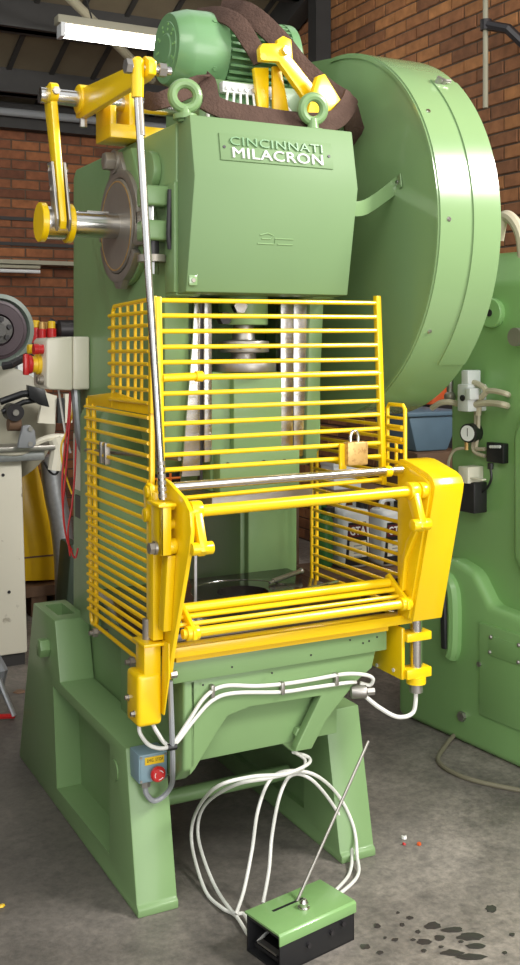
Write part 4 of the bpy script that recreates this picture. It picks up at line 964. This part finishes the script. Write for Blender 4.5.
# ================================================================== BEHIND THE PRESS, RIGHT
def can(u, vb_, w, d, h, z0, y, material, label, lab=True):
    q = at(u, 560, Y=y); x = q.x
    o = thing('oil_can', (x, y, z0), label, 'container', 'oil containers behind the right guard')
    M().box(x-w/2, x+w/2, y-d/2, y+d/2, z0, z0+h).build('body', material, o, bevel=.03, seg=3)
    M().tube([(x-w*.3, y, z0+h-.01), (x-w*.2, y, z0+h+.04), (x+w*.15, y, z0+h+.04), (x+w*.22, y, z0+h-.01)], .016, 8, 4).build('handle', material, o)
    M().cyl((x+w*.33, y-d*.2, z0+h-.02), (x+w*.33, y-d*.2, z0+h+.035), .032, n=14).build('cap', BK, o)
    if lab:
        M().prism('y', [(x-w*.44, z0+.02), (x+w*.42, z0+.02), (x+w*.30, z0+h*.78), (x-w*.34, z0+h*.78)], y-d/2-.002, y-d/2+.01).build('label', BK, o)
        M().prism('y', [(x-w*.37, z0+h*.54), (x+w*.34, z0+h*.54), (x+w*.30, z0+h*.74), (x-w*.33, z0+h*.74)], y-d/2-.004, y-d/2+.01).build('label_band', MAR, o)
        text('lettering', 'GTA', (x-w*.30, y-d/2-.005, z0+h*.57), (1,0,0), (0,0,1), w*.58, h*.14, .001, WL, o, .02)
        M().prism('y', [(x-w*.34, z0+.06), (x+w*.32, z0+.06), (x+w*.30, z0+h*.47), (x-w*.31, z0+h*.47)], y-d/2-.004, y-d/2+.01).build('label_panel', CR, o)
        for k in range(4): M().box(x-w*.16, x+w*.14, y-d/2-.005, y-d/2, z0+h*(.2+.06*k), z0+h*(.2+.06*k)+.006).build('print_line', GRY, o)
    return o
YB = 1.95
can(350, 590, .165, .15, .31, .415, YB, WPL, 'white oil container with black label and red band, left of the labelled pair')
can(388, 590, .165, .15, .30, .415, YB-.05, WPL, 'white oil container with black label and red band, right of the labelled pair')
can(322, 590, .07, .15, .28, .415, YB+.05, GPL, 'dark green oil container beside the white ones', False)
tt = thing('low_bench', (2.1, 2.0, 0), 'dark low bench carrying oil containers behind the press', 'bench')
bx0 = at(318, 560, Y=YB).x-.05
M().box(bx0, bx0+.62, 1.75, 2.12, .375, .415).build('top', WOOD, tt)
M().box(bx0, bx0+.62, 2.14, 2.36, .74, .78).build('shelf', WOOD, tt)
for xx in (bx0+.01, bx0+.57):
    for y_, z_ in ((1.78, .375), (2.09, .375), (2.17, .74), (2.33, .74)): M().box(xx, xx+.04, y_-.02, y_+.02, 0, z_).build('leg', WOOD, tt)
q = at(341, 480, Y=2.25); ct_ = thing('white_carton', (q.x, 2.25, .78), 'plain white box standing higher behind the oil containers', 'box')
M().box(q.x-.09, q.x+.09, 2.18, 2.32, .78, .92).build('body', WPL, ct_, bevel=.006)
M().box(q.x-.093, q.x+.093, 2.177, 2.323, .905, .935).build('lid', WPL, ct_, bevel=.004)
# blue tub on brown crate, orange machine part
qa = at(412, 452, Y=2.0); qb = at(452, 452, Y=2.0)
tub = M(); z0 = qa.z; z1 = at(430, 416, Y=2.0).z
tub.prism('y', [(qa.x+.03, z0), (qb.x-.03, z0), (qb.x+.06, z1), (qa.x-.02, z1)], 2.0, 2.35)
tb2 = thing('plastic_tub', ((qa.x+qb.x)/2, 2.15, z0), 'grey-blue plastic tub on a brown crate under the flywheel cover', 'tub')
to = tub.build('body', BLU, tb2, bevel=.01)
M().box(qa.x-.04, qb.x+.08, 1.98, 2.37, z1, z1+.025).build('rim', BLU, tb2, bevel=.006)
cr_ = thing('wooden_crate', ((qa.x+qb.x)/2, 2.15, 0), 'brown wooden crate holding up the blue tub', 'crate')
for k in range(8):
    zz = z0-.002-(k+1)*(z0/8.02)
    M().box(qa.x+.0, qb.x+.06, 1.95, 1.97, zz+.006, zz+z0/8.02-.004).build('plank', WOOD, cr_, bevel=.003)
M().box(qa.x+.0, qb.x+.06, 1.97, 2.35, .0, z0-.002).build('body', WOOD, cr_)
q = at(441, 400, Y=2.5)
og = thing('orange_jack', (q.x, 2.55, z1+.026), 'orange painted machine part beyond the blue tub', 'jack')
M().prism('y', [(q.x-.10, z1+.026), (q.x+.09, z1+.026), (q.x+.07, q.z+.10), (q.x-.03, q.z+.10)], 2.47, 2.63).build('body', ORG, og, bevel=.01)
M().cyl((q.x+.0, 2.55, q.z+.02), (q.x+.02, 2.55, q.z+.18), .035, n=12).build('column', ORG, og)
M().box(q.x-.12, q.x+.15, 2.45, 2.65, 0, z1+.026).build('pedestal', DKI, og)

# ================================================================== LEFT BACKGROUND
# cream cabinet of the tool grinder
q = at(27, 665, Z=0); CY_ = q.y
tg = thing('tool_grinder', (q.x-.3, CY_+.4, 0), 'cream cabinet grinding machine with dark round chuck at the left edge', 'machine')
xr0, xr1 = at(22, 460, Y=CY_).x, at(28, 660, Y=CY_).x; zt = at(25, 460, Y=CY_).z
M().prism('y', [(xr0-.8, .06), (xr1, .06), (xr0, zt), (xr0-.8, zt)], CY_, CY_+.65).build('cabinet', CB, tg, bevel=.012)
M().box(xr1-.82, xr1-.01, CY_+.02, CY_+.6, 0, .062).build('plinth', BEAM, tg)
for u, v in ((3, 475), (9, 592)): 
    q2 = at(u, v, Y=CY_); M().cyl((q2.x, CY_+.001, q2.z), (q2.x, CY_-.004, q2.z), .008, n=10).build('screw', DKI, tg)
M().box(xr0-.85, xr0+.10, CY_-.05, CY_+.6, zt, zt+.05).build('table', GAL, tg, bevel=.006)
M().box(xr0-.85, xr0+.16, CY_-.08, CY_+.1, zt+.05, zt+.075).build('slide', SS, tg, bevel=.004)
# chuck
cyk = CY_+.55; q = at(-3, 330, Y=cyk); rr = (at(4, 294, Y=cyk).z-at(4, 366, Y=cyk).z)/2
ch = M().lathe((q.x, cyk, q.z), (q.x, 0, q.z), [(-.12, rr*.9), (-.1, rr), (.03, rr), (.035, rr*.9), (.036, rr*.88), (.0, rr*.84), (-.01, rr*.45)], 48).build('chuck_housing', mat('grey_green_enamel', (.20, .24, .20), .4, var=.1), tg)
M().lathe((q.x, cyk, q.z), (q.x, 0, q.z), [(-.02, rr*.83), (.012, rr*.82), (.014, rr*.74), (.02, rr*.72), (.02, rr*.45), (.0, rr*.42)], 48).build('chuck', PUR, tg)
M().lathe((q.x, cyk-.01, q.z), (q.x, 0, q.z), [(0, rr*.40), (.03, rr*.38), (.032, rr*.2), (.06, rr*.18), (.06, rr*.08)], 32).build('hub', mat('oily_iron', (.10, .095, .09), .35, .6, var=.3), tg)
for k in range(6):
    a = k*math.pi/3+.3; M().hexa((q.x+rr*.3*math.cos(a), cyk-.04, q.z+rr*.3*math.sin(a)), (q.x+rr*.3*math.cos(a), cyk-.055, q.z+rr*.3*math.sin(a)), .014).build('hub_bolt', DKI, tg)
M().box(q.x-.3, q.x+.12, cyk+.05, cyk+.45, zt+.04, q.z).build('headstock', mat('grey_green_casting', (.16, .18, .16), .5), tg, bevel=.02)
# cream round guard in front of the chuck
yg = CY_+.18; q = at(-2, 425, Y=yg); r2 = at(-2, 366, Y=yg).z-q.z
M().lathe((q.x, yg+.1, q.z), (q.x, 0, q.z), [(0, r2), (.1, r2), (.105, r2*.97)], 48).build('wheel_guard', mat('drab_cream_enamel', (.34, .32, .24), .45, var=.1), tg)
def gp2(u, v, y=CY_+.02): return at(u, v, Y=y)
M().prism('y', [(gp2(44, 392).x, gp2(44, 392).z), (gp2(57, 396).x, gp2(57, 396).z), (gp2(55, 424).x, gp2(55, 424).z), (gp2(38, 423).x, gp2(38, 423).z)], CY_+.02, CY_+.05).build('cream_bracket', CR, tg)
M().box(gp2(57, 404).x, gp2(63, 404).x, CY_-.0, CY_+.03, gp2(57, 423).z, gp2(57, 398).z).build('switch_rail', BK, tg)
M().box(gp2(64, 404).x, gp2(71, 404).x, CY_-.0, CY_+.03, gp2(57, 423).z, gp2(57, 394).z).build('cream_strip', CR, tg)
# black work rest
bw = M(); y1 = CY_-.05
def g3(u, v): return at(u, v, Y=y1)
bw.tube([g3(0, 402), g3(22, 394), g3(44, 392)], .018, 8); bw.tube([g3(2, 412), g3(24, 402), g3(38, 400)], .014, 8)
bw.prism('y', [(g3(u, v).x, g3(u, v).z) for u, v in ((27, 385), (43, 389), (48, 407), (40, 405), (28, 398))], y1-.03, y1+.02)
bw.build('work_rest', BK, tg, bevel=.003)
q = g3(13, 412); M().cyl((q.x, y1+.05, q.z), (q.x, y1-.05, q.z), .042, n=24).build('pulley', DKI, tg)
M().cyl((q.x, y1-.05, q.z), (q.x, y1-.06, q.z), .015, n=14).build('pulley_nut', SS, tg)
M().cyl(g3(8, 424), g3(20, 424), .034, n=16).build('spindle', WOOD, tg)
M().prism('y', [(g3(u, v).x, g3(u, v).z) for u, v in ((16, 440), (20, 425), (27, 424), (32, 430), (33, 443), (30, 447), (15, 447))], y1-.06, y1-.03).build('end_bracket', GRY, tg, bevel=.005)
for u, v in ((27, 428), (27, 443)): 
    q = g3(u, v); M().cyl((q.x, y1-.06, q.z), (q.x, y1-.066, q.z), .012, n=12).build('bracket_bolt', SS, tg)
M().tube([g3(-4, 452), g3(22, 452), g3(40, 441), g3(54, 437), g3(64, 437)], .016, 8, 5).build('coolant_pipe', CR, tg)
M().tube([g3(54, 438), g3(57, 448), g3(54, 470)], .035, 10, 4).build('hose', CR, tg)
M().tube([g3(44, 462), g3(50, 472), g3(56, 474), g3(60, 466), g3(64, 452)], .006, 6, 5).build('black_cable', BK, tg)
a, b = at(10, 365, Y=CY_-.02), at(40, 350, Y=CY_+.1); M().tube([at(3, 366, Y=CY_), a, b], .02, 8).build('lever', DKI, tg)
M().box(at(18, 360, Y=CY_+.3).x, at(34, 360, Y=CY_+.3).x, CY_+.3, CY_+.33, at(20, 382, Y=CY_+.3).z, at(20, 356, Y=CY_+.3).z).build('sign_plate', WPL, tg)
# yellow cabinet
yq = at(60, 585, Z=.0); YY = 3.3
def y4(u, v): q = at(u, v, Y=YY); return (q.x, q.z)
yz0 = y4(60, 582)[1]
yc = thing('yellow_machine_stand', (y4(40, 582)[0], YY+.2, 0), 'yellow tapered machine stand behind the cream cabinet', 'stand')
M().prism('y', [y4(8, 582), y4(60, 580), (y4(59, 556)), y4(37, 461), y4(8, 461)], YY, YY+.45).build('body', YO, yc, bevel=.008)
M().box(y4(5, 555)[0], y4(59.5, 555)[0], YY-.006, YY, y4(40, 557)[1], y4(40, 555.5)[1]).build('seam', WOOD, yc)
M().box(y4(0, 590)[0], y4(64, 590)[0], YY-.05, YY+.5, y4(60, 592)[1], yz0+.001).build('pallet_deck', WOOD, yc)
for u in (6, 30, 54): 
    xx = y4(u, 590)[0]; M().box(xx, xx+.09, YY-.03, YY+.45, 0, y4(60, 592)[1]).build('pallet_block', WOOD, yc)
# grey bag or duct behind the wires
gdk = M().tube([at(50, 455, Y=3.1), at(54, 490, Y=3.1), at(60, 520, Y=3.1), at(64, 552, Y=3.1), at(66, 600, Y=3.1), (at(66, 610, Y=3.1).x, 3.1, .0)], .06, 14, 5).build('flexible_duct', GAL)
tag(gdk, 'grey crinkled flexible duct hanging behind the red wires', 'duct')
gs = M().prism('y', [(at(63, 590, Y=2.6).x, 0), (at(84, 590, Y=2.6).x, 0), (at(82, 560, Y=2.6).x, at(70, 545, Y=2.6).z), (at(71, 545, Y=2.6).x, at(70, 545, Y=2.6).z)], 2.6, 2.8).build('dark_green_stand', mat('very_dark_green_paint', (.022, .04, .02), .5), bevel=.01)
tag(gs, 'dark green stand foot glimpsed behind the press column', 'stand')
# spray cans on a shelf at the back
YS = 4.6
sz0 = at(45, 343, Y=YS).z
shf = thing('back_shelf', (at(50, 345, Y=YS).x, YS, 0), 'dark shelf rack carrying red spray cans behind the control box', 'shelf')
M().box(at(20, 345, Y=YS).x, at(90, 345, Y=YS).x, YS-.12, YS+.3, sz0-.03, sz0).build('shelf_board', DKI, shf)
for u in (22, 86): 
    xx = at(u, 345, Y=YS).x; M().box(xx, xx+.04, YS+.2, YS+.24, 0, sz0-.03).build('upright', DKI, shf); M().box(xx, xx+.04, YS-.1, YS-.06, 0, sz0-.03).build('upright', DKI, shf)
for k, (u, rr_, hh) in enumerate(((36, .032, .11), (42, .028, .10), (46.5, .026, .10), (51.5, .034, .105))):
    q = at(u, 343, Y=YS-.05*(k % 2)); 
    lab_ = ('red spray can with yellow cap, leftmost on the back shelf', 'slim red spray can second from the left on the back shelf', 'slim red spray can third from the left on the back shelf', 'stout red spray can with yellow cap, rightmost on the back shelf')[k]
    o = thing('spray_can', (q.x, q.y, sz0), lab_, 'spray can', 'red spray cans on the back shelf')
    M().lathe((q.x, q.y, sz0), (q.x, q.y, 9), [(0, rr_), (hh*.95, rr_), (hh, rr_*.8)], 18).build('body', RD, o)
    M().lathe((q.x, q.y, sz0+hh), (q.x, q.y, 9), [(0, rr_*.8), (.045, rr_*.78), (.05, rr_*.6)], 18).build('cap', YP if k in (0, 3) else BRS, o)
q = at(72, 330, Y=YS); dm = thing('bench_grinder', (q.x, YS, sz0), 'dark rounded bench tool on the back shelf beside the spray cans', 'tool')
M().lathe((q.x-.12, YS, sz0+.09), (q.x+1, YS, sz0+.09), [(0, .05), (.02, .075), (.2, .075), (.22, .05)], 20).build('body', DKI, dm)
M().box(q.x-.06, q.x+.06, YS-.06, YS+.06, sz0, sz0+.04).build('foot', DKI, dm)
M().tube([(q.x-.1, YS, sz0+.13), (q.x-.16, YS+.02, sz0+.16)], .02, 8).build('spout', DKI, dm)
M().box(q.x+.0, q.x+.16, YS-.1, YS-.08, sz0+.04, sz0+.075).build('plate', WPL, dm)
# pale shelf edge and unlit batten on the back wall
YW = 6.3
def bw_(u, v, y=YW): return at(u, v, Y=y)
sh2 = M().box(-1.0, bw_(72, 262).x+.4, YW, 6.49, bw_(40, 264.5).z, bw_(40, 260.5).z).build('wall_ledge', PALE); tag(sh2, 'long pale wooden ledge on the dark back wall', 'ledge')
lp2 = thing('wall_batten', (bw_(10, 270).x, YW, bw_(10, 270).z), 'unlit pale strip lamp below the wall ledge', 'lamp')
M().box(bw_(-60, 266).x, bw_(40, 266).x, YW-.02, 6.49, bw_(40, 269).z, bw_(40, 265.8).z).build('housing', PALE, lp2, bevel=.004)
M().cyl((bw_(-60, 266).x, YW-.03, bw_(40, 272).z), (bw_(39, 266).x, YW-.03, bw_(40, 272).z), .016, n=10).build('tube', WPL, lp2)
for v, h in ((217.5, .03), (243, .03)):
    o = M().box(-4, bw_(80, v).x+1.5, 6.47, 6.50, bw_(40, v).z-h/2, bw_(40, v).z+h/2).build('trim_2' if v < 230 else 'trim_3', BEAM)
    struct(o, 'dark %s rail along the back wall' % ('upper' if v < 230 else 'lower'), 'rail')
# basket of orange wire seen through the open back of the press
q0, q1 = at(162, 452, Y=3.6), at(184, 500, Y=3.6)
wbk = thing('wire_rack', ((q0.x+q1.x)/2, 3.6, 0), 'orange wire rack seen through the open back of the press', 'rack')
for k in range(6):
    zz = q1.z+(q0.z-q1.z)*k/5+.02; M().cyl((q0.x-.1, 3.6, zz), (q1.x+.3, 3.6, zz), .008, n=6).build('wire', ORD, wbk)
for k in range(8):
    xx = q0.x-.1+(q1.x-q0.x+.4)*k/7; M().cyl((xx, 3.6, 0), (xx, 3.6, q0.z+.04), .008, n=6).build('wire', ORD, wbk)
M().box(q0.x-.1, q1.x+.3, 3.65, 3.9, 0, q0.z+.1).build('back_panel', BK, wbk)
# red tipped stand legs on the floor at the far left
q = at(-2, 690, Z=0)
rs = thing('floor_stand', (q.x, q.y, 0), 'grey folding stand foot with red tip on the floor at the left edge', 'stand')
M().tube([at(-6, 665, Z=.22), at(3, 690, Z=.12), at(14, 716, Z=.015)], .012, 8).build('strut', GAL, rs)
M().tube([at(-8, 717, Z=.03), at(14, 716, Z=.012)], .011, 8).build('foot', RD, rs)
M().tube([at(-8, 655, Z=.25), at(1, 670, Z=.2), at(-4, 690, Z=.1)], .03, 8).build('joint', GRY, rs)

# ================================================================== FLOOR DETAILS
WET = mat('wet_oil_patch', (.05, .046, .042), .2)
dr_ = [(433, 926, 9, 4), (452, 930, 12, 3), (470, 937, 14, 4), (476, 946, 10, 3), (440, 938, 6, 3), (424, 942, 8, 3), (452, 953, 12, 3.5), (472, 957, 16, 3.5), (505, 953, 3, 2), (491, 909, 6, 4), (418, 932, 3, 2), (410, 918, 4, 2), (402, 925, 3, 2), (395, 940, 4, 2), (377, 926, 4, 2.5), (385, 938, 2, 1.5), (365, 947, 6, 3), (424, 951, 3, 2), (441, 947, 3, 1.5), (461, 942, 3, 1.5), (413, 940, 3, 1.5), (398, 913, 2, 1.5), (380, 953, 4, 2), (512, 935, 3, 2)]
dp = M()
for u, v, a, b in dr_:
    c = at(u, v, Z=0); n = 14; ring = []
    kx_ = (at(u+a, v, Z=0)-c); ky_ = (at(u, v-b, Z=0)-c)
    for i in range(n):
        t_ = 2*math.pi*i/n; f_ = random.uniform(.75, 1.1); q = c+kx_*math.cos(t_)*f_+ky_*math.sin(t_)*f_; ring.append(dp.bm.verts.new((q.x, q.y, .0012)))
    ctr = dp.bm.verts.new((c.x, c.y, .0022))
    for i in range(n): dp.bm.faces.new((ring[i], ring[(i+1) % n], ctr))
wet = dp.build('oil_splash', WET, kind='stuff'); tag(wet, 'dark wet oil splashes on the floor at lower right', 'oil splash')
def scrap(u, v, r, material, label, cat, h=.008):
    c = at(u, v, Z=0); m = M(); n = 6
    bt = [m.bm.verts.new((c.x+r*math.cos(i*1.047)*random.uniform(.7, 1.2), c.y+r*math.sin(i*1.047)*random.uniform(.7, 1.2), .0015)) for i in range(n)]
    tp = [m.bm.verts.new((c.x+.8*(b.co.x-c.x), c.y+.8*(b.co.y-c.y), h*random.uniform(.6, 1))) for b in bt]
    m.bm.faces.new(bt[::-1]); m.bm.faces.new(tp)
    for i in range(n): m.bm.faces.new((bt[i], bt[(i+1) % n], tp[(i+1) % n], tp[i]))
    tag(m.build('floor_scrap', material), label, cat)
scrap(404, 839, .010, PAPER, 'scrap of white paper on the floor right of the press', 'scrap', .012)
scrap(404, 845, .006, RD, 'tiny red scrap just below the white paper', 'scrap')
scrap(419, 845, .010, ORG, 'orange-brown scrap on the floor beside the white paper', 'scrap')
scrap(20, 692, .03, WOOD, 'brown leaf-like scrap on the floor beside the left leg', 'scrap')
scrap(1, 907, .012, YP, 'yellow scrap at the left edge of the floor', 'scrap')
